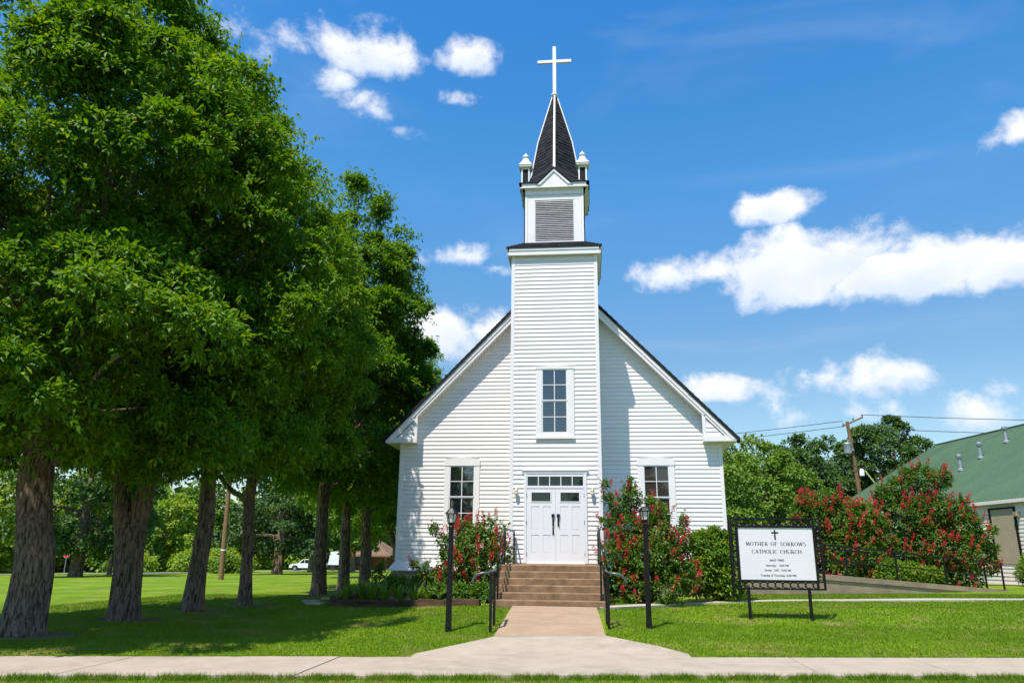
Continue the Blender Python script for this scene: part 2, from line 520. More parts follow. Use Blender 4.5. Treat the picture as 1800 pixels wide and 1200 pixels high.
class MB:
    """collects geometry in world coordinates; build() links it as one mesh object"""
    def __init__(s):
        s.v, s.f, s.sm = [], [], []

    def add(s, vs, fs, smooth=False):
        k = len(s.v)
        s.v += [tuple(v) for v in vs]
        s.f += [tuple(i + k for i in f) for f in fs]
        s.sm += [smooth] * len(fs)
        return s

    def box(s, x0, x1, y0, y1, z0, z1):
        return s.add([(x0, y0, z0), (x1, y0, z0), (x1, y1, z0), (x0, y1, z0), (x0, y0, z1), (x1, y0, z1), (x1, y1, z1), (x0, y1, z1)],
                     [(0, 3, 2, 1), (4, 5, 6, 7), (0, 1, 5, 4), (1, 2, 6, 5), (2, 3, 7, 6), (3, 0, 4, 7)])

    def bevbox(s, x0, x1, y0, y1, z0, z1, b=.01):
        """box with chamfered vertical and top edges"""
        vs = []
        for z, i in ((z0, 0), (z1 - b, 0), (z1, b)):
            for (x, y) in ((x0 + b + i, y0 + i), (x1 - b - i, y0 + i), (x1 - i, y0 + b + i), (x1 - i, y1 - b - i), (x1 - b - i, y1 - i), (x0 + b + i, y1 - i), (x0 + i, y1 - b - i), (x0 + i, y0 + b + i)):
                vs.append((x, y, z))
        fs = [tuple(range(7, -1, -1)), tuple(range(16, 24))]
        for r in range(2):
            for i in range(8):
                j = (i + 1) % 8
                fs.append((r * 8 + i, r * 8 + j, r * 8 + 8 + j, r * 8 + 8 + i))
        return s.add(vs, fs)

    def extr_y(s, poly, y0, y1):
        """polygon of (x, z), counter-clockwise seen from -Y, extruded along Y"""
        n = len(poly)
        vs = [(x, y0, z) for x, z in poly] + [(x, y1, z) for x, z in poly]
        fs = [tuple(range(n)), tuple(range(2 * n - 1, n - 1, -1))] + [(i, i + n, (i + 1) % n + n, (i + 1) % n) for i in range(n)]
        return s.add(vs, fs)

    def extr_z(s, poly, z0, z1):
        n = len(poly)
        vs = [(x, y, z0) for x, y in poly] + [(x, y, z1) for x, y in poly]
        fs = [tuple(range(n - 1, -1, -1)), tuple(range(n, 2 * n))] + [(i, (i + 1) % n, (i + 1) % n + n, i + n) for i in range(n)]
        return s.add(vs, fs)

    def bar(s, a, b, w, h=None, up=(0, 0, 1)):
        a, b = Vector(a), Vector(b)
        h = h or w
        d = (b - a).normalized()
        u = Vector(up)
        if abs(d.dot(u)) > .98:
            u = Vector((0, 1, 0))
        x = d.cross(u).normalized()
        z = x.cross(d)
        vs = [p + x * (w / 2 * i) + z * (h / 2 * j) for p in (a, b) for i, j in ((-1, -1), (1, -1), (1, 1), (-1, 1))]
        return s.add(vs, [(0, 1, 2, 3), (7, 6, 5, 4), (0, 4, 5, 1), (1, 5, 6, 2), (2, 6, 7, 3), (3, 7, 4, 0)])

    def tube(s, pts, rad, n=8, closed=False):
        pts = [Vector(p) for p in pts]
        R = rad if isinstance(rad, (list, tuple)) else [rad] * len(pts)
        vs, fs = [], []
        m = len(pts)
        prev = None
        for i, p in enumerate(pts):
            if closed:
                d = (pts[(i + 1) % m] - pts[i - 1]).normalized()
            else:
                d = (pts[min(i + 1, m - 1)] - pts[max(i - 1, 0)]).normalized()
            if prev is None:
                u = Vector((0, 0, 1)) if abs(d.z) < .9 else Vector((1, 0, 0))
                x = d.cross(u).normalized()
            else:
                x = (prev - d * prev.dot(d)).normalized()
            prev = x
            y = d.cross(x)
            for k in range(n):
                a = 2 * PI * k / n
                vs.append(p + (x * math.cos(a) + y * math.sin(a)) * R[i])
        segs = m if closed else m - 1
        for i in range(segs):
            for k in range(n):
                a, b = i * n + k, i * n + (k + 1) % n
                c, d_ = ((i + 1) % m) * n + (k + 1) % n, ((i + 1) % m) * n + k
                fs.append((a, b, c, d_))
        if not closed:
            fs.append(tuple(range(n - 1, -1, -1)))
            fs.append(tuple((m - 1) * n + k for k in range(n)))
        return s.add(vs, fs, True)

    def lathe(s, cx, cy, prof, n=16, rot=0.0, smooth=True):
        """prof: list of (radius, z)"""
        vs, fs = [], []
        for r, z in prof:
            for k in range(n):
                a = rot + 2 * PI * k / n
                vs.append((cx + r * math.cos(a), cy + r * math.sin(a), z))
        for i in range(len(prof) - 1):
            for k in range(n):
                fs.append((i * n + k, i * n + (k + 1) % n, (i + 1) * n + (k + 1) % n, (i + 1) * n + k))
        fs.append(tuple(range(n - 1, -1, -1)))
        fs.append(tuple((len(prof) - 1) * n + k for k in range(n)))
        return s.add(vs, fs, smooth)

    def build(s, name, m, parent=None, off=None):
        base = WL[parent.name] if parent is not None else Vector(off or (0, 0, 0))
        me = bpy.data.meshes.new(name)
        me.from_pydata([(v[0] - base.x, v[1] - base.y, v[2] - base.z) for v in s.v], [], s.f)
        if any(s.sm):
            me.polygons.foreach_set('use_smooth', s.sm)
            try:
                me.set_sharp_from_angle(angle=math.radians(40))
            except Exception:
                pass
        me.update()
        return link_mesh(name, me, m, parent, off)


def tri_mesh(name, V, m, parent=None, off=None, per=4, tris=((0, 1, 2), (0, 2, 3))):
    """V: (n, per, 3) numpy array of separate little faces"""
    base = np.array(WL[parent.name]) if parent is not None else np.array(off or (0, 0, 0), float)
    n = V.shape[0]
    me = bpy.data.meshes.new(name)
    co = (V.reshape(-1, 3) - base).astype(np.float32)
    me.vertices.add(len(co))
    me.vertices.foreach_set('co', co.ravel())
    T = np.array(tris, np.int32)
    idx = (np.arange(n, dtype=np.int32)[:, None, None] * per + T[None]).reshape(-1)
    nt_ = n * len(T)
    me.loops.add(nt_ * 3)
    me.loops.foreach_set('vertex_index', idx)
    me.polygons.add(nt_)
    me.polygons.foreach_set('loop_start', np.arange(nt_, dtype=np.int32) * 3)
    me.polygons.foreach_set('loop_total', np.full(nt_, 3, np.int32))
    me.update(calc_edges=True)
    return link_mesh(name, me, m, parent, off)


def norm(a):
    return a / np.maximum(np.linalg.norm(a, axis=-1, keepdims=True), 1e-9)


def leaves(rng, P, D, N, L, Wd, fold=.18, droop=.15):
    """folded diamond leaves at P pointing along D with face normal near N"""
    n = len(P)
    D = norm(D)
    side = norm(np.cross(D, N))
    nrm = np.cross(side, D)
    L = (L * rng.uniform(.7, 1.2, n))[:, None]
    Wd = (Wd * rng.uniform(.75, 1.2, n))[:, None]
    mid = P + D * L * .45
    up = nrm * Wd * fold
    tip = P + D * L + np.array([0, 0, -1.0]) * L * droop
    return np.stack([P, mid + side * Wd * .5 + up, tip, mid - side * Wd * .5 + up], axis=1)


def sprigs(rng, S, O, k, L, Wd, spread=.85, down=.25, off=.3):
    n = len(S)
    S = np.repeat(S, k, 0)
    O = np.repeat(O, k, 0)
    R = norm(rng.normal(size=S.shape))
    D = norm(O * .55 + R * spread + np.array([0, 0, -down]))
    P = S + O * rng.uniform(-off, off * .4, (len(S), 1)) * L * 2 + R * L * .15
    N = norm(O * .5 + np.array([-.1, -.3, .9]) + norm(rng.normal(size=S.shape)) * .55)
    return leaves(rng, P, D, N, L, Wd)


def puffs(rng, cx, cy, prof, n, inner=.45):
    """centres spread through a crown whose outline is prof: (z, radius)"""
    zs = np.array([p[0] for p in prof]); rs = np.array([p[1] for p in prof])
    out = []
    w = []
    zz = np.linspace(zs[0], zs[-1], 200)
    rr = np.interp(zz, zs, rs)
    pr = rr ** 1.2 + .15
    pr /= pr.sum()
    z = rng.choice(zz, n, p=pr) + rng.uniform(-.1, .1, n)
    R = np.interp(z, zs, rs)
    th = rng.uniform(0, 2 * PI, n)
    lob = 1 + .10 * np.sin(3 * th + z) + .08 * np.sin(5 * th - 1.7 * z)
    r = R * lob * np.sqrt(rng.uniform(inner ** 2, 1, n))
    return np.stack([cx + r * np.cos(th), cy + r * np.sin(th), z], 1)


def puff_sprigs(rng, C, rad, n, flat=.75, ctr=None, bias=.35):
    k = rng.integers(0, len(C), n)
    d = norm(rng.normal(size=(n, 3)) + np.array([0, 0, bias]))
    if ctr is not None:
        o = norm((C[k] - ctr) * np.array([1, 1, .5]))
        d = norm(d + o * .55)
    rr = (rad[k] if hasattr(rad, '__len__') else rad) * rng.uniform(.45, 1.08, n) ** .6
    return C[k] + d * rr[:, None] * np.array([1, 1, flat]), d


def limb_mesh(mb, a, b, r0, r1, sag=.15, seg=6, n=7, rng=None):
    a, b = Vector(a), Vector(b)
    pts, rs = [], []
    L = (b - a).length
    for i in range(seg + 1):
        t = i / seg
        p = a.lerp(b, t)
        p.z += math.sin(t * PI) * L * sag
        if rng is not None and 0 < i < seg:
            p += Vector(rng.normal(size=3) * L * .025)
        pts.append(p)
        rs.append(r0 + (r1 - r0) * t ** .8)
    mb.tube(pts, rs, n)


def trunk_mesh(mb, pts, rads, n=28, seed=0, amp=.05, flare=.45, freq=5.0):
    """trunk with furrowed bark, swelling into roots at the ground; pts: list of (x, y, z)"""
    P = [Vector(p) for p in pts]
    z0 = P[0].z
    hs_ = []
    for i in range(len(P) - 1):
        L = (P[i + 1] - P[i]).length
        k = max(2, int(L / .07))
        for j in range(k):
            hs_.append((P[i].lerp(P[i + 1], j / k), rads[i] + (rads[i + 1] - rads[i]) * j / k))
    hs_.append((P[-1], rads[-1]))
    vs, fs = [], []
    for p, r in hs_:
        h = p.z - z0
        for k in range(n):
            a = 2 * PI * k / n
            fl = 1 + flare * math.exp(-max(h, 0) / .22) * (1 + .5 * math.sin(a * 5 + seed))
            q = Vector((math.cos(a) * freq * .9 + seed, math.sin(a) * freq * .9, h * 1.1))
            d = mnoise.noise(q) * .6 + mnoise.noise(q * 2.3) * .4
            d2 = mnoise.noise(Vector((math.cos(a) * 1.2, math.sin(a) * 1.2 + seed, h * .8)))
            rr = r * fl * (1 + .16 * d2) - amp * r * 1.4 * abs(d) * 2 + amp * r
            vs.append((p.x + math.cos(a) * rr, p.y + math.sin(a) * rr, p.z))
    for i in range(len(hs_) - 1):
        for k in range(n):
            fs.append((i * n + k, i * n + (k + 1) % n, (i + 1) * n + (k + 1) % n, (i + 1) * n + k))
    mb.add(vs, fs, False)


def sst(a, b, x):
    t = min(1, max(0, (x - a) / (b - a)))
    return t * t * (3 - 2 * t)


def ground(x, y):
    s = y - .165 * x * sst(-3, -7, y)
    A = np.interp(s, [-9.1, -7.4, -4.1], [-.42, -.30, 0.0])
    if x >= 0:
        Rr = np.interp(s, [-9.1, -7.4, -4.5, -1.5, 2], [-.42, -.33, -.25, -.08, 0.0])
        t = sst(1.2, 3.6, x)
        return float(A * (1 - t) + Rr * t)
    L = np.interp(s, [-9.1, -8, -5], [-.42, -.38, -.35])
    L += -.009 * min(max(0, y - 5), 110) - .012 * min(max(0, -x - 12), 70)
    t = sst(-1.4, -5.5, x)
    b = sst(-8.2, -6.2, x) * sst(-4.2, -2.6, y) * sst(24, 10, y)
    L = L * (1 - b) + (-.1) * b
    return float(A * (1 - t) + L * t)


def gz(x, y):
    if sidewalk_s(x, y) < -9.1:
        return -.42
    return ground(x, y)


def sidewalk_s(x, y):
    return y - .165 * x

# ------------------------------------------------------------------ ground, walks, road
def axis_lines(lo, hi, dense_lo, dense_hi, step, grow=1.35):
    a = list(np.arange(dense_lo, dense_hi + 1e-6, step))
    s, x = step, dense_hi
    while x < hi:
        s *= grow
        x = min(hi, x + s)
        a.append(x)
    s, x = step, dense_lo
    while x > lo:
        s *= grow
        x = max(lo, x - s)
        a.insert(0, x)
    return a


def ground_sheet(name, xs, ys, zf, m):
    vs = [(x, y, zf(x, y)) for y in ys for x in xs]
    nx = len(xs)
    fs = [(j * nx + i, j * nx + i + 1, (j + 1) * nx + i + 1, (j + 1) * nx + i) for j in range(len(ys) - 1) for i in range(nx - 1)]
    b = MB()
    b.add(vs, fs, True)
    return b.build(name, m)


def lawn_z(x, y):
    z = gz(x, y)
    z += .012 * mnoise.noise(Vector((x * 1.3, y * 1.3, 3))) + .03 * mnoise.noise(Vector((x * .25, y * .25, 9)))
    if abs(x) < 3.5 and -12 < y < -3.2 or -11.6 < sidewalk_s(x, y) < -8.9:
        z = gz(x, y) - .012
    return z


xs = axis_lines(-420, 420, -16, 18, .4)
ys = axis_lines(-13.6, 520, -13.2, 14, .4)
o = tag(ground_sheet('lawn', xs, ys, lawn_z, M_LAWN), kind='structure')
# road in front of the camera side, kerb and far verge
b = MB(); b.box(-420, 420, -25.5, -13.9, -.70, -.60)
tag(b.build('road', M_ASPH), kind='structure')
b = MB(); b.bevbox(-420, 420, -13.9, -13.6, -.72, -.435, .03)
tag(b.build('kerb', M_SIDEW), kind='structure')
b = MB(); b.bevbox(-420, 420, -25.8, -25.5, -.72, -.46, .03)
tag(b.build('kerb', M_SIDEW), kind='structure')
b = MB(); b.add([(-420, -420, -.5), (420, -420, -.5), (420, -25.8, -.5), (-420, -25.8, -.5)], [(0, 1, 2, 3)])
tag(b.build('verge', M_LAWN), kind='structure')


def SW(x, s):
    return (x, s + .165 * x)


# sidewalk slabs (each slab its own piece, joints recessed between them)
sw_root = thing('sidewalk', None, None, (0, -10, -.42))
sw_root['kind'] = 'structure'
edges = [(-420, -40)] + [(-40 + 1.9 * i, -40 + 1.9 * (i + 1)) for i in range(17)]
edges += [(-7.7, -5.85), (-5.85, -4.3), (-4.3, -2.88), (-2.88, -1.76)]
edges += [(-1.76, 2.42), (2.42, 3.99), (3.99, 5.9)] + [(5.9 + 1.9 * i, 5.9 + 1.9 * (i + 1)) for i in range(18)] + [(40.1, 420)]
for x0, x1 in edges:
    g = .006
    zt = -.392 + random.uniform(-.004, .004)
    if (x0, x1) == (-1.76, 2.42):
        # the widened slab where the church walk meets the sidewalk
        poly = [SW(x0 + g, -11.15), SW(x1 - g, -11.15), (2.46, -8.5), (2.05, -7.98), (1.185, -7.16), (-.80, -7.61), (-1.25, -8.35), (-1.84, -9.2)]
        vs = [(x, y, -.45) for x, y in poly]
        tops = []
        for x, y in poly:
            tops.append((x, y, zt if y < -9 or x > 2.4 or x < -1.8 else (max(zt, ground(x, y) + .03))))
        n = len(poly)
        bb = MB(); bb.add(vs + tops, [(0, 1, n + 1, n)] + [(i, (i + 1) % n, (i + 1) % n + n, i + n) for i in range(1, n)] +
                          [tuple(n + i for i in (0, 1, 2, 7)), tuple(n + i for i in (7, 2, 3, 6)), tuple(n + i for i in (6, 3, 4, 5))])
        bb.build('slab', M_SIDEW, sw_root)
        continue
    bb = MB()
    bb.extr_z([SW(x0 + g, -11.15), SW(x1 - g, -11.15), SW(x1 - g, -9.27), SW(x0 + g, -9.27)], -.5, zt)
    bb.build('slab', M_SIDEW, sw_root)

# walk from the slab up to the steps
wk = thing('walkway', None, None, (0, -6, -.2)); wk['kind'] = 'structure'
ya = [(-7.60, -7.17), (-6.32, -6.06), (-4.98, -4.98), (-4.12, -4.12)]
for i in range(3):
    (l0, r0), (l1, r1) = ya[i], ya[i + 1]
    g = .007
    q = [(-.80, l0 + g), (1.17 - .04 * i, r0 + g), (1.17 - .04 * (i + 1), r1 - g), (-.80, l1 - g)]
    top = [(x, y, ground(x, y) + .032) for x, y in q]
    bb = MB(); bb.add([(x, y, z - .1) for x, y, z in top] + top, [(4, 5, 6, 7), (0, 1, 5, 4), (1, 2, 6, 5), (2, 3, 7, 6), (3, 0, 4, 7)])
    bb.build('slab', M_WALK, wk)

# pale side path running off to the right
pts = [(1.13, -4.2), (1.57, -3.8), (2.15, -2.7), (2.77, -1.82), (3.4, -1.19), (4.04, -.72), (4.83, -.31), (6.46, .36), (8.07, .76), (10.57, 1.43), (13.12, 2.02), (20, 3.6), (34, 6.8)]
bb = MB()
vs, fs = [], []
for i, (x, y) in enumerate(pts):
    p0, p1 = pts[max(i - 1, 0)], pts[min(i + 1, len(pts) - 1)]
    d = Vector((p1[0] - p0[0], p1[1] - p0[1])).normalized()
    nx, ny = -d.y, d.x
    w = .30 if i < 6 else (.42 if i < 9 else .6)
    if i == 0: nx, ny, w = 0.0, 1.0, .16
    for k in (0, w):
        vs.append((x + nx * k, y + ny * k, ground(x + nx * k, y + ny * k) + .035))
for i in range(len(pts) - 1):
    fs.append((2 * i, 2 * i + 2, 2 * i + 3, 2 * i + 1))
bb.add(vs, fs)
bb.add([(v[0], v[1], v[2] - .08) for v in vs] + vs, [(2 * i, 2 * i + 2, len(vs) + 2 * i + 2, len(vs) + 2 * i) for i in range(len(pts) - 1)])
tag(bb.build('side_path', M_PATHC), kind='structure')

# ------------------------------------------------------------------ church
church = thing('church', 'white clapboard church with a square front tower, black shingled spire and cross', 'church', (0, 8, 0))
WT, D, WM = 1.30, 1.90, 5.01
LAP = .1282

plank_me = {}


def plank(x0, x1, y, z, face=-1, m=M_SIDE, parent=church, cut0=0.0, cut1=0.0, th=.022):
    """one lap of siding facing -Y, its lower edge proud; cut0/cut1 slant the ends"""
    key = (round(cut0, 2), round(cut1, 2), m.name)
    L = x1 - x0
    if key not in plank_me or cut0 or cut1:
        me = bpy.data.meshes.new('plank')
        h = LAP
        c0, c1 = (cut0 / L, cut1 / L) if (cut0 or cut1) else (0, 0)
        prof = [(-th, 0.0), (-th * .97, .020), (-.0035, h * .93), (-.002, h), (.006, h), (.006, 0)]
        vs = []
        for s in (0, 1):
            for yy, zz in prof:
                xx = (c0 * zz / h) if s == 0 else 1 - c1 * zz / h
                vs.append((xx, yy, zz))
        k = len(prof)
        fs = [(i, i + k, (i + 1) % k + k, (i + 1) % k) for i in range(k)] + [tuple(range(k)), tuple(range(2 * k - 1, k - 1, -1))]
        me.from_pydata(vs, [], [tuple(reversed(f)) for f in fs])
        me.materials.append(m)
        me.update()
        if not (cut0 or cut1):
            plank_me[key] = me
    else:
        me = plank_me[key]
    o = bpy.data.objects.new('siding_plank', me)
    COL.objects.link(o)
    o.parent = parent
    b0 = WL[parent.name]
    o.location = (x0 - b0.x, y - b0.y + random.uniform(-.001, .001), z - b0.z)
    o.scale = (L, 1, 1)
    return o


def T(x):                      # top of the main roof at |x|
    return 10.33 - 1.045 * abs(x)


def row_segments(z, x0, x1, holes):
    segs = [(x0, x1)]
    for hx0, hx1, hz0, hz1 in holes:
        if z + LAP * .5 > hz0 and z + LAP * .5 < hz1:
            new = []
            for a, b_ in segs:
                if hx1 <= a or hx0 >= b_:
                    new.append((a, b_))
                    continue
                if hx0 > a: new.append((a, hx0))
                if hx1 < b_: new.append((hx1, b_))
            segs = new
    return [s for s in segs if s[1] - s[0] > .02]


# tower siding
tower_holes = [(-.90, .88, .8, 3.40), (-.55, .55, 4.38, 6.57)]
z = .90
while z < 9.99:
    for a, c in row_segments(z, -WT + .085, WT - .085, tower_holes):
        plank(a, c, 0, z)
    z += LAP
# main wall siding each side of the tower
for sgn in (-1, 1):
    holes = [(2.47, 3.55, 1.72, 4.02)]
    z = .87
    while z < 9.0:
        lim = (WM - .085) if z < 4.5 else min(WM - .5, (10.33 - .30 - z) / 1.045)
        if lim > WT + .05:
            for a, c in row_segments(z, WT + .002, lim, holes):
                ct = LAP / 1.045 if (z >= 5.15 and abs(c - lim) < 1e-6) else 0
                if ct and c - ct < a + .03: ct = 0
                if sgn > 0: plank(a, c, D, z, cut1=ct)
                else: plank(-c, -a, D, z, cut0=ct)
        z += LAP

# hidden structure behind the siding: tower box, nave box, gable wall
b = MB()
b.box(-WT + .02, WT - .02, .008, 2 * WT - .02, .3, 10.05)
b.build('tower_core', M_SIDE, church)
b = MB()
b.extr_y([(-WM + .02, .55), (WM - .02, .55), (WM - .02, 4.70), (4.9, 5.0), (0, 9.9), (-4.9, 5.0), (-WM + .02, 4.70)], D + .008, 16.0)
b.build('nave_core', M_SIDE, church)
# laps on the side walls and the tower sides
b = MB()
for sg in (-1, 1):
    z = .87
    while z < 4.5:
        x = sg * WM
        a_, c_ = (x - .02 * sg, x + .0 * sg)
        b.add([(x - .015 * sg, D + .09, z), (x + .016 * sg, D + .09, z), (x + .016 * sg, 16, z), (x - .015 * sg, 16, z), (x - .015 * sg, D + .09, z + LAP), (x + .002 * sg, D + .09, z + LAP), (x + .002 * sg, 16, z + LAP), (x - .015 * sg, 16, z + LAP)],
              [(0, 1, 5, 4), (1, 2, 6, 5), (0, 3, 2, 1), (2, 3, 7, 6), (4, 5, 6, 7)])
        z += LAP
    z = .90
    while z < 9.99:
        x = sg * WT
        b.add([(x - .015 * sg, .09, z), (x + .010 * sg, .09, z), (x + .010 * sg, 2.6, z), (x - .015 * sg, 2.6, z), (x - .015 * sg, .09, z + LAP), (x - .004 * sg, .09, z + LAP), (x - .004 * sg, 2.6, z + LAP), (x - .015 * sg, 2.6, z + LAP)],
              [(0, 1, 5, 4), (1, 2, 6, 5), (0, 3, 2, 1), (2, 3, 7, 6), (4, 5, 6, 7)])
        z += LAP
s_ = b.build('side_siding', M_SIDE, church)
s_['kind'] = 'stuff'
# corner boards
for sg in (-1, 1):
    b = MB()
    x = sg * WT
    b.box(min(x - .085 * sg, x + .02 * sg), max(x - .085 * sg, x + .02 * sg), -.028, .0, .88, 10.06)
    b.box(min(x + .001 * sg, x + .02 * sg), max(x + .001 * sg, x + .02 * sg), .001, .085, .88, 10.06)
    b.build('corner_board', M_TRIM, church)
    b = MB()
    x = sg * WM
    b.box(min(x - .085 * sg, x + .022 * sg), max(x - .085 * sg, x + .022 * sg), D - .028, D, .86, 4.55)
    b.box(min(x + .001 * sg, x + .022 * sg), max(x + .001 * sg, x + .022 * sg), D + .001, D + .085, .86, 4.55)
    b.build('corner_board', M_TRIM, church)
# flared skirt and foundation
for sg in (-1, 1):
    b = MB()
    xo, xi = WM + .03, WT + .01
    p = [(D - .03, .88), (D - .16, .66), (D - .16, .62), (D + .02, .62)]
    X0, X1 = (sg * xi, sg * xo)
    X1b = sg * (xo + .17)
    vs = [(X0, y, zz) for y, zz in p] + [(X1, p[0][0], .88), (X1b, p[1][0], .66), (X1b, p[2][0], .62), (X1, p[3][0], .62)]
    b.add(vs, [(0, 4, 5, 1), (1, 5, 6, 2), (2, 6, 7, 3), (0, 1, 2, 3), (4, 7, 6, 5)])
    b.add([(X1, D - .03, .88), (X1b, D - .16, .66), (X1b, 16, .66), (X1, 16, .88), (X1b, D - .16, .62), (X1b, 16, .62)], [(0, 1, 2, 3), (1, 4, 5, 2)])
    b.build('water_table', M_TRIM, church)
b = MB()
b.box(-WM + .03, WM - .03, D + .01, 16, -1.2, .62)
b.box(-WT + .03, WT - .03, .03, D, -.3, .86)
b.build('foundation', M_FOUND, church)
random.seed(4)
for sg in (-1, 1):          # face blocks of the front foundation
    for r in range(3):
        z0 = -.03 + r * .215
        x = WT + .05 + (.2 if r % 2 else 0)
        while x < WM - .05:
            x1 = min(x + .40, WM + .0)
            if x1 - x > .1:
                b = MB(); xa, xb = sorted((sg * x, sg * (x1 - .012)))
                b.bevbox(xa, xb, D - .03 + random.uniform(-.006, .004), D + .012, z0, z0 + .203, .006)
                b.build('stone_block', M_FOUND, church)
            x += .40

# main roof: shingled deck, soffits, rake boards, returns
roof = MB()
for sg in (-1, 1):
    t0, t1 = 0.0, 5.46
    poly = [(sg * .0, T(0)), (sg * t1, T(t1)), (sg * t1, T(t1) - .10), (sg * .0, T(0) - .10)]
    if sg > 0: poly = poly[::-1]
    roof.extr_y(poly, 1.52, 16.3)
roof_o = roof.build('roof', M_SHINE, church)
# ragged edge of shingle courses along both rakes
random.seed(2)
for sg in (-1, 1):
    b = MB()
    n = 34
    for i in range(n):
        xa, xb = 5.50 * i / n, 5.50 * (i + 1) / n + .03
        if xb < 1.2: continue
        pa, pb = (sg * xa, T(xa) + .022), (sg * xb, T(xb) + .044)
        qa, qb = (sg * xa, T(xa) - .10), (sg * xb, T(xb) - .085)
        poly = [pa, pb, qb, qa]
        if sg > 0: poly = poly[::-1]
        b.extr_y(poly, 1.50 + random.uniform(-.006, .006), 1.9)
    b.build('shingle_edge', M_SHINE, roof_o)
for sg in (-1, 1):
    def side(poly):
        return poly if sg < 0 else [(-x, z) for x, z in poly][::-1]
    x0 = WT + .0
    b = MB()   # upper rake mould and lower rake board
    b.extr_y(side([(-x0, T(x0) - .10), (-5.44, T(5.44) - .10), (-5.40, 4.56), (-5.33, T(5.33) - .24), (-x0, T(x0) - .24)]), 1.535, 1.58)
    b.build('rake_moulding', M_TRIM, church)
    b = MB()
    b.extr_y(side([(-x0, T(x0) - .22), (-5.36, T(5.36) - .22), (-5.30, 4.565), (-5.19, 4.565), (-x0, T(x0) - .40)]), 1.56, 1.62)
    b.build('rake_board', M_TRIM, church)
    b = MB()   # sloping soffit: separate strips with small gaps show as vented panels
    L = 5.2 - x0
    n = 40
    for i in range(n):
        xa, xb = x0 + L * i / n, x0 + L * (i + 1) / n - .012
        b.extr_y(side([(-xa, T(xa) - .34), (-xb, T(xb) - .34), (-xb, T(xb) - .375), (-xa, T(xa) - .375)]), 1.60, 1.897)
    b.extr_y(side([(-x0, T(x0) - .325), (-5.2, T(5.2) - .325), (-5.2, T(5.2) - .345), (-x0, T(x0) - .345)]), 1.60, 1.897)
    b.build('rake_soffit', M_SOFF, church)
    b = MB()   # boxed eave along the side
    b.extr_y(side([(-5.43, 4.55), (-5.41, 4.50), (-4.98, 4.50), (-4.98, 4.56)]), 1.91, 16.2)
    b.extr_y(side([(-5.455, T(5.455) - .10), (-5.455, 4.50), (-5.43, 4.50), (-5.43, T(5.43) - .10)]), 1.62, 16.2)
    b.build('eave_soffit', M_SOFF, church)
    # return box
    b = MB()
    xin = 4.47
    b.extr_y(side([(-xin, 4.66), (-5.24, 4.66), (-xin, T(xin) - .39)]), 1.60, 1.895)
    b.box(*sorted((sg * xin, sg * 5.42)), 1.60, 1.895, 4.50, 4.665)
    b.build('cornice_return', M_SOFF, church)
    b = MB()
    b.box(*sorted((sg * (xin - .03), sg * 5.44)), 1.545, 1.60, 4.495, 4.655)
    b.build('return_fascia', M_TRIM, church)
    b = MB()
    b.box(*sorted((sg * (xin - .03), sg * (xin + .07))), 1.56, 1.60, 4.66, T(xin) - .36)
    b.build('return_trim', M_TRIM, church)
    zz = 4.66
    while zz < 5.2:
        xo = (10.33 - .40 - zz) / 1.045
        if xo - LAP / 1.045 > xin + .09:
            if sg < 0: plank(-xo, -(xin + .07), 1.598, zz, cut0=LAP / 1.045)
            else: plank(xin + .07, xo, 1.598, zz, cut1=LAP / 1.045)
        zz += LAP

# tower cornice and hip roof
b = MB()
E0 = 1.42
cy = WT
b.box(-E0, E0, cy - E0, cy + E0, 10.045, 10.075)
b.build('tower_soffit', M_SOFF, church)
b = MB()
for (x0, x1, y0, y1) in ((-E0, E0, cy - E0 - .02, cy - E0 + .01), (-E0, E0, cy + E0 - .01, cy + E0 + .02), (-E0 - .02, -E0 + .01, cy - E0 - .02, cy + E0 + .02), (E0 - .01, E0 + .02, cy - E0 - .02, cy + E0 + .02)):
    e = .0 if abs(x1 - x0) > 1 else .001
    b.box(x0 - e, x1 + e, y0, y1, 10.04, 10.18)
    dx = .02 if abs(x1 - x0) < 1 else .02
    b.box(x0 - .02, x1 + .02, y0 - .02, y1 + .02, 10.183, 10.255)
b.build('tower_fascia', M_TRIM, church)
b = MB()
e, g = E0 + .06, .93
vs = [(-e, cy - e, 10.26), (e, cy - e, 10.26), (e, cy + e, 10.26), (-e, cy + e, 10.26), (-e, cy - e, 10.30), (e, cy - e, 10.30), (e, cy + e, 10.30), (-e, cy + e, 10.30), (-g, cy - g, 10.66), (g, cy - g, 10.66), (g, cy + g, 10.66), (-g, cy + g, 10.66)]
b.add(vs, [(0, 1, 5, 4), (1, 2, 6, 5), (2, 3, 7, 6), (3, 0, 4, 7), (4, 5, 9, 8), (5, 6, 10, 9), (6, 7, 11, 10), (7, 4, 8, 11), (3, 2, 1, 0)])
hip = b.build('hip_roof', M_SHINE, church)
random.seed(5)
rows = 5
for r in range(rows):
    t0, t1 = r / rows, (r + 1) / rows
    z0, z1 = 10.30 + .36 * t0, 10.30 + .36 * t1
    e0, e1 = e + (g - e) * t0, e + (g - e) * t1
    n = 11
    for i in range(n):
        xa = -e0 + 2 * e0 * i / n + .006
        xb = -e0 + 2 * e0 * (i + 1) / n - .006
        xa2, xb2 = xa * e1 / e0, xb * e1 / e0
        b = MB()
        ya, yb = cy - e0, cy - e1
        th = .020 + random.uniform(0, .008)
        b.add([(xa, ya, z0 - .004), (xb, ya, z0 - .004), (xa, ya - .004, z0 + th), (xb, ya - .004, z0 + th), (xb2, yb, z1 + .006), (xa2, yb, z1 + .006)],
              [(0, 1, 3, 2), (2, 3, 4, 5), (0, 2, 5), (1, 4, 3)])
        b.build('shingle', M_SHIN, hip)

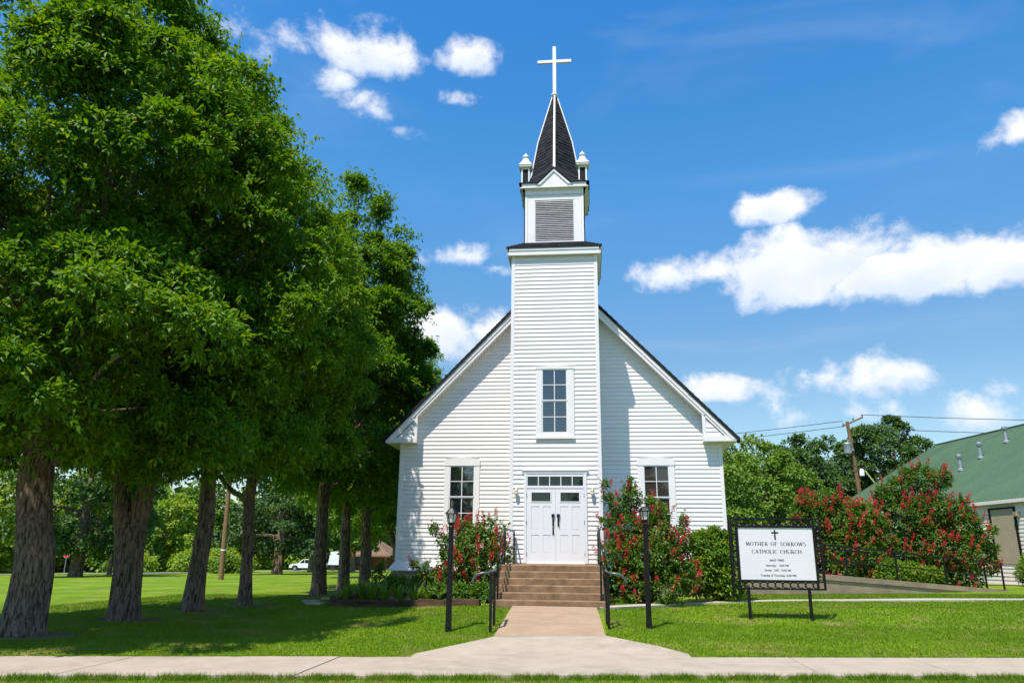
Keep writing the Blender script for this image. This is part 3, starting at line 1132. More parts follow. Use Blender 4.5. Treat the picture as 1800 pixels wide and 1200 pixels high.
# belfry
WB = .96
yb = cy - WB
b = MB()
b.box(-WB + .02, WB - .02, yb + .02, cy + WB - .02, 10.45, 12.52)
b.build('belfry_core', M_TRIM, church)
b = MB()
for k in range(4):
    a = k * PI / 2
    ca, sa = math.cos(a), math.sin(a)

    def rotbox(x0, x1, y0, y1, z0, z1, bb=b):
        vs = [(x, y, z) for z in (z0, z1) for x, y in ((x0, y0), (x1, y0), (x1, y1), (x0, y1))]
        vs = [(x * ca - y * sa, cy + x * sa + y * ca, z) for x, y, z in vs]
        bb.add(vs, [(0, 3, 2, 1), (4, 5, 6, 7), (0, 1, 5, 4), (1, 2, 6, 5), (2, 3, 7, 6), (3, 0, 4, 7)])
    rotbox(-WB - .012, -WB + .095, -WB - .012, -WB + .02, 10.47, 12.30)
    rotbox(WB - .095, WB + .012, -WB - .012, -WB + .02, 10.47, 12.30)
    rotbox(-WB + .098, -.62, -WB, -WB + .02, 10.47, 12.12)
    rotbox(.62, WB - .098, -WB, -WB + .02, 10.47, 12.12)
    rotbox(-WB + .098, WB - .098, -WB - .001, -WB + .02, 12.124, 12.30)
    rotbox(-.62, .62, -WB, -WB + .02, 10.47, 10.70)
    rotbox(-WB - .03, WB + .03, -WB - .03, -WB + .02, 12.303, 12.44)
    rotbox(-WB - .055, WB + .055, -WB - .055, -WB + .02, 12.443, 12.50)
b.build('belfry_trim', M_TRIM, church)
b = MB(); b.box(-.60, .60, yb + .019, yb + .021, 10.70, 12.12)  # flat dark sheet on the solid core; paints the shade behind the slats
lv = b.build('louver_shade_sheet', M_DARK, church)
n = 22
random.seed(11)
for i in range(n):
    z0 = 10.715 + i * (1.40 / n)
    b = MB()
    w = random.uniform(-.004, .004)
    b.add([(-.60, yb - .012 + w, z0 + w), (.60, yb - .012 - w, z0 - w), (.60, yb - .012 - w, z0 + .016), (-.60, yb - .012 + w, z0 + .016), (-.60, yb + .018, z0 + .040), (.60, yb + .018, z0 + .040), (.60, yb + .018, z0 + .056), (-.60, yb + .018, z0 + .056)],
          [(0, 1, 2, 3), (3, 2, 6, 7), (1, 0, 4, 5), (4, 7, 6, 5), (0, 3, 7, 4), (1, 5, 6, 2)])
    b.build('slat', M_LOUV, lv)
# spire eave
EV = 1.10
b = MB()
b.box(-EV, EV, cy - EV, cy + EV, 12.502, 12.53)
b.build('spire_soffit', M_SOFF, church)
b = MB()
for k in range(4):
    a = k * PI / 2
    ca, sa = math.cos(a), math.sin(a)
    for (x0, x1, z0, z1, y0) in ((-EV, -.50, 12.532, 12.655, -EV), (.50, EV, 12.532, 12.655, -EV), (-.52, .52, 12.532, 12.60, -EV + .01)):
        vs = [(x, y, z) for z in (z0, z1) for x, y in ((x0, y0), (x1, y0), (x1, y0 + .06), (x0, y0 + .06))]
        vs = [(x * ca - y * sa, cy + x * sa + y * ca, z) for x, y, z in vs]
        b.add(vs, [(0, 3, 2, 1), (4, 5, 6, 7), (0, 1, 5, 4), (1, 2, 6, 5), (2, 3, 7, 6), (3, 0, 4, 7)])
b.build('spire_fascia', M_TRIM, church)

# spire body: diamond pyramid flaring to a square skirt with a gablet on each side
EK = EV + .03
Z1, R1 = 13.48, .80


def rot4(p, k):
    a = k * PI / 2
    return (p[0] * math.cos(a) - p[1] * math.sin(a), cy + p[0] * math.sin(a) + p[1] * math.cos(a), p[2])


b = MB()
RID = [(1.08, 13.17), (.90, 13.30), (R1, Z1), (.575, 14.75), (.05, 16.62)]
for k in range(4):
    F = lambda r, zz: rot4((0, -r, zz), k)
    Rr = lambda r, zz: rot4((r, 0, zz), k)
    v = [F(.05, 16.62), Rr(.05, 16.62), F(.575, 14.75), Rr(.575, 14.75), F(R1, Z1), Rr(R1, Z1), F(.90, 13.30), Rr(.90, 13.30),
         F(1.10, 13.17), Rr(1.10, 13.17), rot4((.52, -EK, 12.66), k), rot4((EK, -EK, 12.66), k), rot4((EK, -.52, 12.66), k),
         rot4((.46, -.46, 13.36), k), rot4((.62, -.62, 13.05), k)]
    b.add(v, [(0, 2, 3, 1), (2, 4, 5, 3), (4, 13, 5), (4, 6, 13), (5, 13, 7), (6, 14, 13), (7, 13, 14), (6, 8, 10), (6, 10, 14), (10, 11, 14), (14, 11, 12), (7, 14, 12), (7, 12, 9)])
spire = b.build('spire', M_SHINE, church)
# shingles on the two faces that are seen, then the skirt
random.seed(21)


def ridge_r(z):
    for (ra, za), (rb, zb) in zip(RID[:-1], RID[1:]):
        if za <= z <= zb:
            return ra + (rb - ra) * (z - za) / (zb - za)
    return RID[-1][0]


ROW = .128
for face in (0, 3):        # face 0 runs front ridge -> right ridge, face 3 left ridge -> front ridge
    z = Z1
    row = 0
    while z < 16.35:
        z1 = z + ROW
        ra, rb = ridge_r(z), ridge_r(min(z1, 16.6))
        Lr = ra * math.sqrt(2)
        u = -random.uniform(0, .2)
        while u < Lr:
            wsh = random.uniform(.17, .25)
            u0, u1 = max(u, 0), min(u + wsh - .008, Lr)
            u += wsh
            if u1 - u0 < .03: continue
            f0, f1 = u0 / Lr, u1 / Lr
            drop = random.choice((0, 0, -.012, -.02))
            th = random.uniform(.012, .022)
            P = []
            for (r, zz, o_) in ((ra, z + drop, 0), (ra, z + drop, th), (rb, z1 + .004, .002)):
                for f in (f0, f1):
                    x = r * f
                    y = -r * (1 - f)
                    x += o_ * .7
                    y -= o_ * .7
                    P.append(rot4((x, y, zz + o_ * .2), face))
            b = MB()
            b.add(P, [(0, 1, 3, 2), (2, 3, 5, 4), (0, 2, 4), (1, 5, 3)])
            b.build('shingle', M_SHIN, spire)
        z = z1
        row += 1
for k in (0, 3):          # skirt courses
    for j in range(5):
        t0 = j / 5
        t1 = (j + 1) / 5
        if k == 0:
            A0, A1 = Vector((.52, -EK, 12.66)), Vector((EK, -EK, 12.66))
            B0, B1 = Vector((0, -.90, 13.30)), Vector((.62, -.62, 13.05))
        else:
            A0, A1 = Vector((-EK, -EK, 12.66)), Vector((-.52, -EK, 12.66))
            B0, B1 = Vector((-.62, -.62, 13.05)), Vector((0, -.90, 13.30))
        n = 4
        for i in range(n):
            q = []
            for tt in (t0, t1):
                L_, R__ = A0.lerp(B0, tt), A1.lerp(B1, tt)
                q.append((L_.lerp(R__, i / n + .01), L_.lerp(R__, (i + 1) / n - .01)))
            o1 = Vector((0, -.016, .012))
            P = [q[0][0], q[0][1], q[0][0] + o1, q[0][1] + o1, q[1][0] + o1 * .25, q[1][1] + o1 * .25]
            b = MB()
            b.add([(p.x, p.y + cy, p.z) for p in P], [(0, 1, 3, 2), (2, 3, 5, 4), (0, 2, 4), (1, 5, 3)])
            b.build('shingle', M_SHIN, spire)
# white hip boards
for k in range(4):
    b = MB()
    pts = [rot4((0, -(r + .015), zz), k) for r, zz in RID]
    if k == 0: pts = pts[1:] if False else pts
    w = [.040, .040, .040, .036, .028]
    vs, fs = [], []
    ax = rot4((1, 0, 0), k); ax = Vector((ax[0], ax[1] - cy, 0))
    ot = rot4((0, -1, 0), k); ot = Vector((ot[0], ot[1] - cy, 0))
    for p, ww in zip(pts, w):
        p = Vector(p)
        vs += [p - ax * ww - ot * (.02), p - ax * ww * .9 + ot * .018, p + ax * ww * .9 + ot * .018, p + ax * ww - ot * .02]
    for i in range(len(pts) - 1):
        for j in range(3):
            fs.append((i * 4 + j, i * 4 + j + 1, i * 4 + 5 + j, i * 4 + 4 + j))
    fs += [(0, 3, 2, 1)]
    b.add(vs, [tuple(reversed(f)) for f in fs])
    b.build('hip_board', M_TRIM, spire)
# gablets
for k in range(4):
    b = MB()
    def R4(pts): return [rot4(p, k) for p in pts]
    # pediment panel
    yy = -EV + .01
    b.add(R4([(-.47, yy, 12.60), (.47, yy, 12.60), (0, yy, 13.08)]), [(0, 1, 2)])
    pd = b.build('pediment', M_TRIM, church)
    for sg in (-1, 1):
        b = MB()
        b.add(R4([(sg * .545, yy - .035, 12.60), (sg * .0, yy - .035, 13.155), (0, yy - .035, 13.07), (sg * .45, yy - .035, 12.60),
                  (sg * .545, yy + .02, 12.60), (sg * .0, yy + .02, 13.155), (0, yy + .02, 13.07), (sg * .45, yy + .02, 12.60)]),
              [(0, 1, 2, 3), (7, 6, 5, 4), (0, 4, 5, 1), (2, 6, 7, 3), (0, 3, 7, 4)])
        b.build('gable_board', M_TRIM, pd)
        b = MB()
        b.add(R4([(sg * .60, yy - .055, 12.655), (0, yy - .055, 13.235), (0, yy - .055, 13.165), (sg * .555, yy - .055, 12.625),
                  (sg * .60, yy + .5, 12.75), (0, yy + .35, 13.235), (0, yy + .35, 13.165), (sg * .555, yy + .5, 12.72)]),
              [(0, 1, 2, 3), (0, 4, 5, 1), (0, 3, 7, 4), (3, 2, 6, 7)])
        b.build('gable_roof', M_SHINE, pd)
# corner pinnacles
for sx in (-1, 1):
    for sy in (-1, 1):
        px, py = sx * .925, cy + sy * .925
        b = MB()
        h = .135
        b.box(px - h + .02, px + h - .02, py - h + .02, py + h - .02, 12.60, 13.24)
        pin = b.build('pinnacle', M_SHINE, church)
        b = MB()
        for ux in (-1, 1):
            for uy in (-1, 1):
                cx_, cy_ = px + ux * h, py + uy * h
                b.box(*sorted((cx_, cx_ - ux * .045)), *sorted((cy_, cy_ - uy * .045)), 12.62, 13.24)
        b.box(px - h - .001, px + h + .001, py - h - .001, py + h + .001, 13.20, 13.245)
        b.build('corner_strip', M_TRIM, pin)
        b = MB()
        b.box(px - .185, px + .185, py - .185, py + .185, 13.247, 13.275)
        b.box(px - .205, px + .205, py - .205, py + .205, 13.278, 13.335)
        b.build('cap_moulding', M_SOFF, pin)
        b = MB()
        r2 = math.sqrt(2)
        b.lathe(px, py, [(.22 * r2, 13.336), (.222 * r2, 13.35), (.175 * r2, 13.40), (.125 * r2, 13.49), (.092 * r2, 13.57), (.085 * r2, 13.60)], 4, PI / 4, False)
        b.lathe(px, py, [(.085, 13.60), (.10, 13.61), (.082, 13.635), (.07, 13.65), (.098, 13.675), (.108, 13.705), (.10, 13.735), (.075, 13.76), (.045, 13.785), (.030, 13.81), (.034, 13.825), (.012, 13.85)], 14)
        b.build('finial', M_TRIM, pin)
# cross
b = MB()
b.lathe(0, cy, [(.085, 16.58), (.115, 16.60), (.12, 16.64), (.095, 16.67), (.07, 16.69), (.065, 16.76), (.058, 16.78)], 18)
b.build('cross_collar', M_TRIM, church)
b = MB()
b.bevbox(-.062, .062, cy - .045, cy + .045, 16.74, 18.60, .008)
b.box(-.595, -.063, cy - .043, cy + .043, 17.93, 18.04)
b.box(.063, .595, cy - .043, cy + .043, 17.93, 18.04)
b.build('cross', M_TRIM, church)


# windows
def window(cx, y, z0, z1, hw, oz0, oz1, ohw, rows, glass, peak=.09, shift=0.0):
    """casing with a low pediment, two sashes with muntins"""
    b = MB()
    ox0, ox1 = cx - ohw + shift, cx + ohw + shift
    yf = y - .045
    b.box(cx - hw, ox0, yf, y + .01, z0, oz1)
    b.box(ox1, cx + hw, yf, y + .01, z0, oz1)
    b.extr_y([(cx - hw - .015, oz1 + .002), (cx + hw + .015, oz1 + .002), (cx + hw + .015, z1), (cx, z1 + peak), (cx - hw - .015, z1)], yf - .012, y + .01)
    b.box(ox0, ox1, yf + .004, y + .01, z0, oz0 - .002)
    b.box(cx - hw - .012, cx + hw + .012, yf - .03, yf - .001, z0 - .03, z0 + .035)
    w = b.build('window', M_TRIM, church)
    b = MB()
    for s in (-1, 1):
        pass
    t = .032
    zm = (oz0 + oz1) / 2
    # sash frames: upper outer, lower inner
    for (za, zb, yy) in ((zm, oz1, y - .018), (oz0, zm, y - .004)):
        b.box(ox0, ox0 + t, yy - .02, yy + .012, za, zb)
        b.box(ox1 - t, ox1, yy - .02, yy + .012, za, zb)
        b.box(ox0 + t, ox1 - t, yy - .019, yy + .012, za, za + t)
        b.box(ox0 + t, ox1 - t, yy - .019, yy + .012, zb - t, zb)
        xm = (ox0 + ox1) / 2
        b.box(xm - .012, xm + .012, yy - .014, yy + .01, za + t, zb - t)
        zc = (za + zb) / 2
        b.box(ox0 + t, xm - .013, yy - .013, yy + .01, zc - .011, zc + .011)
        b.box(xm + .013, ox1 - t, yy - .013, yy + .01, zc - .011, zc + .011)
    b.build('sash', M_DOOR, w)
    for (za, zb, yy) in ((zm, oz1, y - .006), (oz0, zm, y + .006)):
        xm = (ox0 + ox1) / 2
        zc = (za + zb) / 2
        for (xa, xb) in ((ox0 + t * .5, xm), (xm, ox1 - t * .5)):
            for (zA, zB) in ((za + t * .5, zc), (zc, zb - t * .5)):
                b = MB()
                k = random.uniform(-.0015, .0015)
                b.add([(xa, yy + k, zA), (xb, yy - k, zA), (xb, yy - k, zB), (xa, yy + k, zB)], [(0, 1, 2, 3)])
                b.build('pane', glass, w)
    return w


# tower core opening is closed by the panes standing in front of it: paint it dark behind the glass
b = MB(); b.box(-.40, .40, .009, .0095, 4.45, 6.45)
window(0, -.0, 4.38, 6.47, .56, 4.52, 6.42, .375, 2, M_GLASS, .08, -.015)
window(-3.01, D - .0, 1.70, 3.98, .555, 1.86, 3.80, .40, 2, M_GLASS, .10)
window(3.01, D - .0, 1.70, 3.98, .555, 1.86, 3.80, .39, 2, M_GLASSB, .10)

# entrance
ent = MB()
ent.box(-.90, -.825, -.05, .008, .90, 3.36)
ent.box(.805, .88, -.05, .008, .90, 3.36)
ent.box(-.93, .91, -.055, .008, 3.363, 3.43)
ent.box(-.96, .94, -.075, .0, 3.433, 3.465)
ent.box(-.824, .804, -.04, .008, 3.275, 3.362)
ent.box(-.824, .804, -.045, .008, 2.945, 3.015)
ent.box(-.825, .805, -.06, .008, .885, .905)
door_case = ent.build('door_casing', M_DOOR, church)
for i in range(5):
    xa = -.80 + i * .3204
    b = MB(); b.add([(xa, -.012, 3.015), (xa + .300, -.012, 3.015), (xa + .300, -.012, 3.275), (xa, -.012, 3.275)], [(0, 1, 2, 3)])
    b.build('pane', M_GLASSG, door_case)
b = MB()
for i in range(6):
    xa = -.80 + i * .3204 - .022
    b.box(xa, xa + .024, -.036, -.005, 3.016, 3.274)
b.build('muntin', M_DOOR, door_case)


def door_leaf(xa, xb):
    w = xb - xa
    b = MB()
    b.box(xa, xb, -.018, .006, .905, 2.94)
    # face frame around window and four recessed panels
    cx_ = (xa + xb) / 2
    st = .135
    y0, y1 = -.034, -.018
    b.box(xa, xa + st, y0, y1, .905, 2.94)
    b.box(xb - st, xb, y0, y1, .905, 2.94)
    b.box(xa + st, xb - st, y0, y1, 2.83, 2.94)
    b.box(xa + st, xb - st, y0, y1, 2.44, 2.575)
    b.box(xa + st, xb - st, y0, y1, 1.66, 1.80)
    b.box(xa + st, xb - st, y0, y1, .905, 1.17)
    b.box(cx_ - .055, cx_ + .055, y0, y1, 1.17, 1.66)
    b.box(cx_ - .055, cx_ + .055, y0, y1, 1.80, 2.44)
    leaf = b.build('door', M_DOOR, church)
    for (pa, pb) in ((xa + st, cx_ - .055), (cx_ + .055, xb - st)):
        for (za, zb) in ((1.17, 1.66), (1.80, 2.44)):
            b = MB()
            i_ = .022
            vs = [(pa, y1, za), (pb, y1, za), (pb, y1, zb), (pa, y1, zb), (pa + i_, -.026, za + i_), (pb - i_, -.026, za + i_), (pb - i_, -.026, zb - i_), (pa + i_, -.026, zb - i_)]
            b.add([(x, y - .0005, z) for x, y, z in vs], [(0, 1, 5, 4), (1, 2, 6, 5), (2, 3, 7, 6), (3, 0, 4, 7), (4, 5, 6, 7)])
            b.build('door_panel', M_DOOR, leaf)
    b = MB()
    b.add([(xa + st - .0, -.022, 2.575), (xb - st + .0, -.022, 2.575), (xb - st, -.022, 2.83), (xa + st, -.022, 2.83)], [(0, 1, 2, 3)])
    b.build('door_glass', M_GLASSG, leaf)
    b = MB()
    for (x0, x1, z0, z1) in ((xa + st - .02, xb - st + .02, 2.555, 2.580), (xa + st - .02, xb - st + .02, 2.825, 2.85), (xa + st - .02, xa + st + .005, 2.581, 2.824), (xb - st - .005, xb - st + .02, 2.581, 2.824)):
        b.box(x0, x1, -.044, -.0345, z0, z1)
    b.build('glass_bead', M_DOOR, leaf)
    return leaf


la = door_leaf(-.822, -.006)
lb = door_leaf(-.002, .802)
for leaf, hx, long_ in ((la, -.075, True), (lb, .072, False)):
    b = MB()
    b.lathe(hx, -.055, [(.042, 2.15), (.046, 2.17), (.046, 2.21), (.03, 2.235)], 14)
    b.tube([(hx, -.036, 2.18), (hx, -.075, 2.18)], [.048, .036], 14)
    b.box(hx - .024, hx + .024, -.045, -.035, 1.90, 2.12)
    b.tube([(hx, -.045, 2.10), (hx, -.085, 2.07), (hx, -.09, 2.0), (hx, -.075, 1.93), (hx, -.045, 1.91)], .012, 8)
    if long_:
        b.box(hx - .020, hx + .020, -.045, -.035, 1.66, 1.87)
        b.tube([(hx, -.045, 1.85), (hx, -.08, 1.82), (hx, -.08, 1.72), (hx, -.045, 1.69)], .011, 8)
    b.build('handle', M_BLACK, leaf)
b = MB()
for hz in (1.15, 2.0, 2.75):
    for hx in (-.823, .803):
        b.tube([(hx, -.048, hz - .05), (hx, -.048, hz + .05)], .009, 6)
b.build('hinge', M_STEEL, door_case)

# wall lights beside the door
for hx in (-1.115, 1.04):
    b = MB()
    b.lathe(hx, -.10, [(.055, 2.86), (.062, 2.87), (.05, 2.90), (.03, 2.92)], 12)
    b.tube([(hx, -.02, 2.93), (hx, -.07, 2.97), (hx, -.10, 2.92)], .010, 6)
    b.tube([(hx, -.017, 2.90), (hx, -.03, 2.90)], .05, 12)
    wl = b.build('wall_light', M_BRASS, church)
    b = MB()
    b.lathe(hx, -.10, [(.02, 2.73), (.045, 2.75), (.055, 2.80), (.052, 2.858)], 12)
    b.build('glass_shade', M_CREAM, wl)

# ------------------------------------------------------------------ steps and rails
st_root = thing('front_steps', 'broad tan concrete steps and landing below the white double doors', 'steps', (0, -2, 0))
RZ, TD, LND, WS = .1475, .2975, 2.617, 1.235
random.seed(3)
for k in range(6):
    ztop = .885 - k * RZ
    yf = -LND - k * TD
    b = MB()
    wtop = WS if k else WS - .06
    w_ = WS + .004 * k
    if k == 0:
        b.bevbox(-w_, w_, yf, -.052, ztop - RZ, ztop, .020)
    else:
        b.bevbox(-w_, w_, yf, yf + TD - .001 if k > 0 else -.05, ztop - RZ - (.05 if k == 5 else 0), ztop, .020)
    b.build('step', M_STEP, st_root)
b = MB(); b.box(-WS + .02, WS - .02, -LND - 4 * TD + .05, -.03, -.2, .10)
for k in range(1, 6):
    b.box(-WS + .02, WS - .02, -LND - (5 - k) * TD + .3 if False else -LND + .01 - (4 - k) * TD if k < 5 else -LND + .01, -.04, .10 + (k - 1) * RZ, .10 + k * RZ - .006 if k < 5 else .735)
b.build('step_core', M_STEP, st_root)


def rails(sg):
    side = 'left' if sg < 0 else 'right'
    x = sg * 1.165
    t = thing('stair_railing', ('black pipe stair railing by the flowering bush left of the church steps' if sg < 0 else 'black pipe stair railing by the tall flowering bush right of the church steps'), 'railing', (x, -3, .3), 'railings on the church steps')
    zl = .885
    yp0, yp1, yp2 = -LND - 4 * TD - .12, -LND + .14, -.10
    z0 = .885 - 5 * RZ + RZ * .0
    for (py, pz, ph) in ((yp0, .1475, .84), (yp1, zl, .84), (yp2, zl, .84)):
        b = MB()
        b.box(x - .022, x + .022, py - .022, py + .022, pz, pz + ph)
        b.box(x - .05, x + .05, py - .05, py + .05, pz, pz + .008)
        b.build('post', M_BLACK, t)
    b = MB()
    b.tube([(x, yp0 - .05, .1475 + .82), (x, yp0, .1475 + .86), (x, yp1 - .04, zl + .82), (x, yp1 + .04, zl + .86), (x, yp2, zl + .86)], .023, 10)
    b.build('top_rail', M_BLACK, t)
    b = MB()
    b.tube([(x, yp0, .1475 + .45), (x, yp1, zl + .42), (x, yp2, zl + .42)], .015, 8)
    b.build('mid_rail', M_BLACK, t)


rails(-1); rails(1)


def walk_rail(sg, yn, yf, xn, xf, label):
    zg = ground(xn, yn)
    t = thing('walk_railing', label, 'railing', (xn, (yn + yf) / 2, zg), 'railings beside the walkway')
    zt = .79
    for (px, py) in ((xn, yn), (xf, yf)):
        b = MB()
        b.box(px - .025, px + .025, py - .018, py + .018, ground(px, py) - .1, zt)
        b.build('post', M_BLACK, t)
    b = MB()
    b.tube([(xf, yf + .05, zt + .04), (xf, yf, zt + .035), (xn, yn + .03, zt + .01), (xn + sg * .05, yn - .05, zt), (xn + sg * .16, yn - .07, zt - .01), (xn + sg * .26, yn - .075, zt - .035), (xn + sg * .32, yn - .08, zt - .10), (xn + sg * .345, yn - .08, zt - .18)], .024, 10)
    b.build('handrail', M_STEEL, t)
    b = MB()
    b.bar((xn, yn, .30 if False else .25), (xf, yf, .28), .016, .03)
    b.build('lower_bar', M_BLACK, t)


walk_rail(-1, -7.05, -6.37, -.93, -.945, 'low black handrail with an outward curled end, left of the walkway')
walk_rail(1, -6.32, -5.95, 1.26, 1.235, 'low black handrail with an outward curled end, right of the walkway')

# ------------------------------------------------------------------ lamp posts
def lamp_post(x, y, H, finial, label):
    zg = ground(x, y)
    t = thing('lamp_post', label, 'lamp post', (x, y, zg), 'lamp posts flanking the walkway')
    b = MB()
    b.lathe(x, y, [(.062, zg - .15), (.062, zg + .10), (.056, zg + .14), (.054, zg + .9), (.049, zg + H - .42), (.056, zg + H - .40), (.056, zg + H - .36), (.03, zg + H - .33)], 8, PI / 8, False)
    b.build('post', M_BLACK, t)
    z = zg + H - .34
    b = MB()
    b.lathe(x, y, [(.025, z), (.06, z + .02), (.075, z + .05), (.068, z + .055)], 6, 0, False)
    for k in range(6):
        a = 2 * PI * k / 6
        b.bar((x + .070 * math.cos(a), y + .070 * math.sin(a), z + .05), (x + .104 * math.cos(a), y + .104 * math.sin(a), z + .215), .012)
    b.build('lantern_frame', M_BLACK, t)
    b = MB()
    b.lathe(x, y, [(.062, z + .056), (.094, z + .212)], 6, 0, False)
    g = b.build('lantern_glass', M_LGLASS, t)
    b = MB()
    if finial:
        b.lathe(x, y, [(.125, z + .213), (.130, z + .225), (.085, z + .275), (.050, z + .315), (.038, z + .325), (.042, z + .34), (.02, z + .36)], 6, 0, False)
    else:
        b.lathe(x, y, [(.128, z + .213), (.132, z + .228), (.088, z + .285), (.078, z + .292), (.070, z + .30), (.03, z + .315)], 6, 0, False)
    b.build('lantern_cap', M_BLACK, t)
    if finial:
        b = MB()
        b.lathe(x, y, [(.018, z + .36), (.026, z + .375), (.014, z + .40), (.022, z + .425), (.006, z + .47)], 8)
        b.build('finial', M_TWIG, t)
    return t


lamp_post(-1.71, -7.07, 2.23, True, 'black lamp post with a tall finial, on the grass left of the walkway')
lamp_post(2.04, -5.98, 2.33, False, 'black lamp post with a flat topped lantern, in front of the tall flowering bush')

# ------------------------------------------------------------------ church sign
SY = -3.75


def strokes(ch):
    """roman capitals as strokes in a unit square: (x0, z0, x1, z1, width) and arcs"""
    tk, tn = .19, .10
    G = {
        'M': ([(.10, 0, .16, 1, tn), (.16, 1, .50, .08, tk), (.50, .08, .84, 1, tn), (.84, 1, .90, 0, tk)], [(.10, 0), (.90, 0), (.14, 1), (.86, 1)], .98),
        'O': ('O', [], .92), 'C': ('C', [], .86),
        'T': ([(.5, 0, .5, 1, tk), (.05, .96, .95, .96, tn)], [(.5, 0)], .80),
        'H': ([(.16, 0, .16, 1, tk), (.84, 0, .84, 1, tk), (.16, .52, .84, .52, tn)], [(.16, 0), (.84, 0), (.16, 1), (.84, 1)], .92),
        'E': ([(.2, 0, .2, 1, tk), (.2, .965, .84, .965, tn), (.2, .52, .7, .52, tn), (.2, .035, .88, .035, tn)], [], .68),
        'R': ([(.2, 0, .2, 1, tk), (.45, .48, .95, 0, tk)], [(.2, 0), (.2, 1)], .80),
        'F': ([(.2, 0, .2, 1, tk), (.2, .965, .88, .965, tn), (.2, .52, .72, .52, tn)], [(.2, 0)], .68),
        'S': ('S', [], .66),
        'W': ([(.04, 1, .28, .02, tk), (.28, .02, .5, .9, tn), (.5, .9, .72, .02, tk), (.72, .02, .96, 1, tn)], [(.05, 1), (.95, 1), (.5, .97)], 1.15),
        'A': ([(.08, 0, .5, 1, tn), (.5, 1, .92, 0, tk), (.22, .36, .78, .36, tn)], [(.08, 0), (.92, 0)], .88),
        'L': ([(.2, 0, .2, 1, tk), (.2, .035, .9, .035, tn)], [(.2, 1)], .66),
        'I': ([(.5, 0, .5, 1, tk)], [(.5, 0), (.5, 1)], .40),
        'U': ('U', [(.16, 1), (.84, 1)], .90),
    }
    return G[ch]


def letter(mb, ch, x, z, h, y):
    if ch == ' ':
        return .42 * h
    g, serif, w = strokes(ch)
    W_ = w * h

    def P(a, c): return (x + a * W_, y, z + c * h)

    def seg(x0, z0, x1, z1, t):
        a, c = Vector(P(x0, z0)), Vector(P(x1, z1))
        d = (c - a).normalized()
        n_ = Vector((-d.z, 0, d.x)) * t * h * .5
        mb.add([a - n_, c - n_, c + n_, a + n_], [(0, 1, 2, 3)])
        mb.add([a - n_, c - n_, c + n_, a + n_], [(3, 2, 1, 0)])

    def arc(cx_, cz_, rx, rz, a0, a1, thin=.09, thick=.20, n=22):
        pts = []
        for i in range(n + 1):
            a = math.radians(a0 + (a1 - a0) * i / n)
            t = thin + (thick - thin) * abs(math.cos(a)) ** 1.3
            ca, sa = math.cos(a), math.sin(a)
            pts.append(((cx_ + (rx + t * .5 / w) * ca, cz_ + (rz + t * .25) * sa), (cx_ + (rx - t * .5 / w) * ca, cz_ + (rz - t * .25) * sa)))
        for (a, b_), (c, d) in zip(pts[:-1], pts[1:]):
            mb.add([P(*a), P(*c), P(*d), P(*b_)], [(0, 1, 2, 3)])
    if g == 'O': arc(.5, .5, .40, .48, 0, 360)
    elif g == 'C':
        arc(.52, .5, .40, .48, 42, 318); seg(.84, .66, .84, .95, .05)
    elif g == 'U':
        seg(.16, .3, .16, 1, .15); seg(.84, .3, .84, 1, .08); arc(.5, .32, .34, .31, 180, 360)
    elif g == 'S':
        arc(.5, .74, .32, .23, 20, 270, .11, .17); arc(.5, .26, .36, .24, -160, 90, .11, .18)
    else:
        for s_ in g: seg(*s_)
        if ch == 'R': arc(.45, .735, .33, .24, -90, 90, .06, .14); seg(.2, .48, .5, .48, .06); seg(.2, .97, .5, .97, .06)
    for (sx, sz) in serif:
        zz = sz + (.02 if sz == 0 else -.02)
        a, c = P(sx, zz), P(sx, zz)
        mb.add([(a[0] - .13 * h, y - .0002, a[2] - .02 * h), (a[0] + .13 * h, y - .0002, a[2] - .02 * h), (a[0] + .13 * h, y - .0002, a[2] + .02 * h), (a[0] - .13 * h, y - .0002, a[2] + .02 * h)], [(0, 1, 2, 3)])
    return W_ + .10 * h


def roman_line(text, xc, z, h, y, target_w, m, parent):
    w = sum((.62 * h if c == ' ' else strokes(c)[2] * h + .10 * h) for c in text)
    sp = (target_w - w) / len(text)
    mb = MB()
    x = xc - target_w / 2
    for c in text:
        x += (.62 * h if c == ' ' else letter(mb, c, x, z, h, y)) + sp
    return mb.build('lettering', m, parent)


def text_line(text, xc, z, size, y, m, parent, sx=1.0):
    cu = bpy.data.curves.new('t', 'FONT')
    cu.body = text
    cu.size = size
    cu.align_x = 'CENTER'
    cu.resolution_u = 2
    cu.offset = .0016
    tmp = bpy.data.objects.new('t', cu)
    COL.objects.link(tmp)
    dg = bpy.context.evaluated_depsgraph_get()
    me = bpy.data.meshes.new_from_object(tmp.evaluated_get(dg))
    bpy.data.objects.remove(tmp)
    b = MB()
    b.add([(xc + v.co.x * sx, y, z + v.co.y) for v in me.vertices], [tuple(p.vertices) for p in me.polygons])
    bpy.data.meshes.remove(me)
    return b.build('lettering', m, parent)


# the sign hangs on two posts; built at the distance where it stands
sgn_root = thing('church_sign', 'white church notice board in a black wrought iron scroll frame on two posts', 'sign', (5.05, SY, -.2))


def sx_(u):        # scale coordinates measured at y = -3.3 onto the sign plane
    k = (SY - CAM.y) / (-3.3 - CAM.y)
    return CAM.x + (u - CAM.x) * k


def sz_(v):
    k = (SY - CAM.y) / (-3.3 - CAM.y)
    return CAM.z + (v - CAM.z) * k


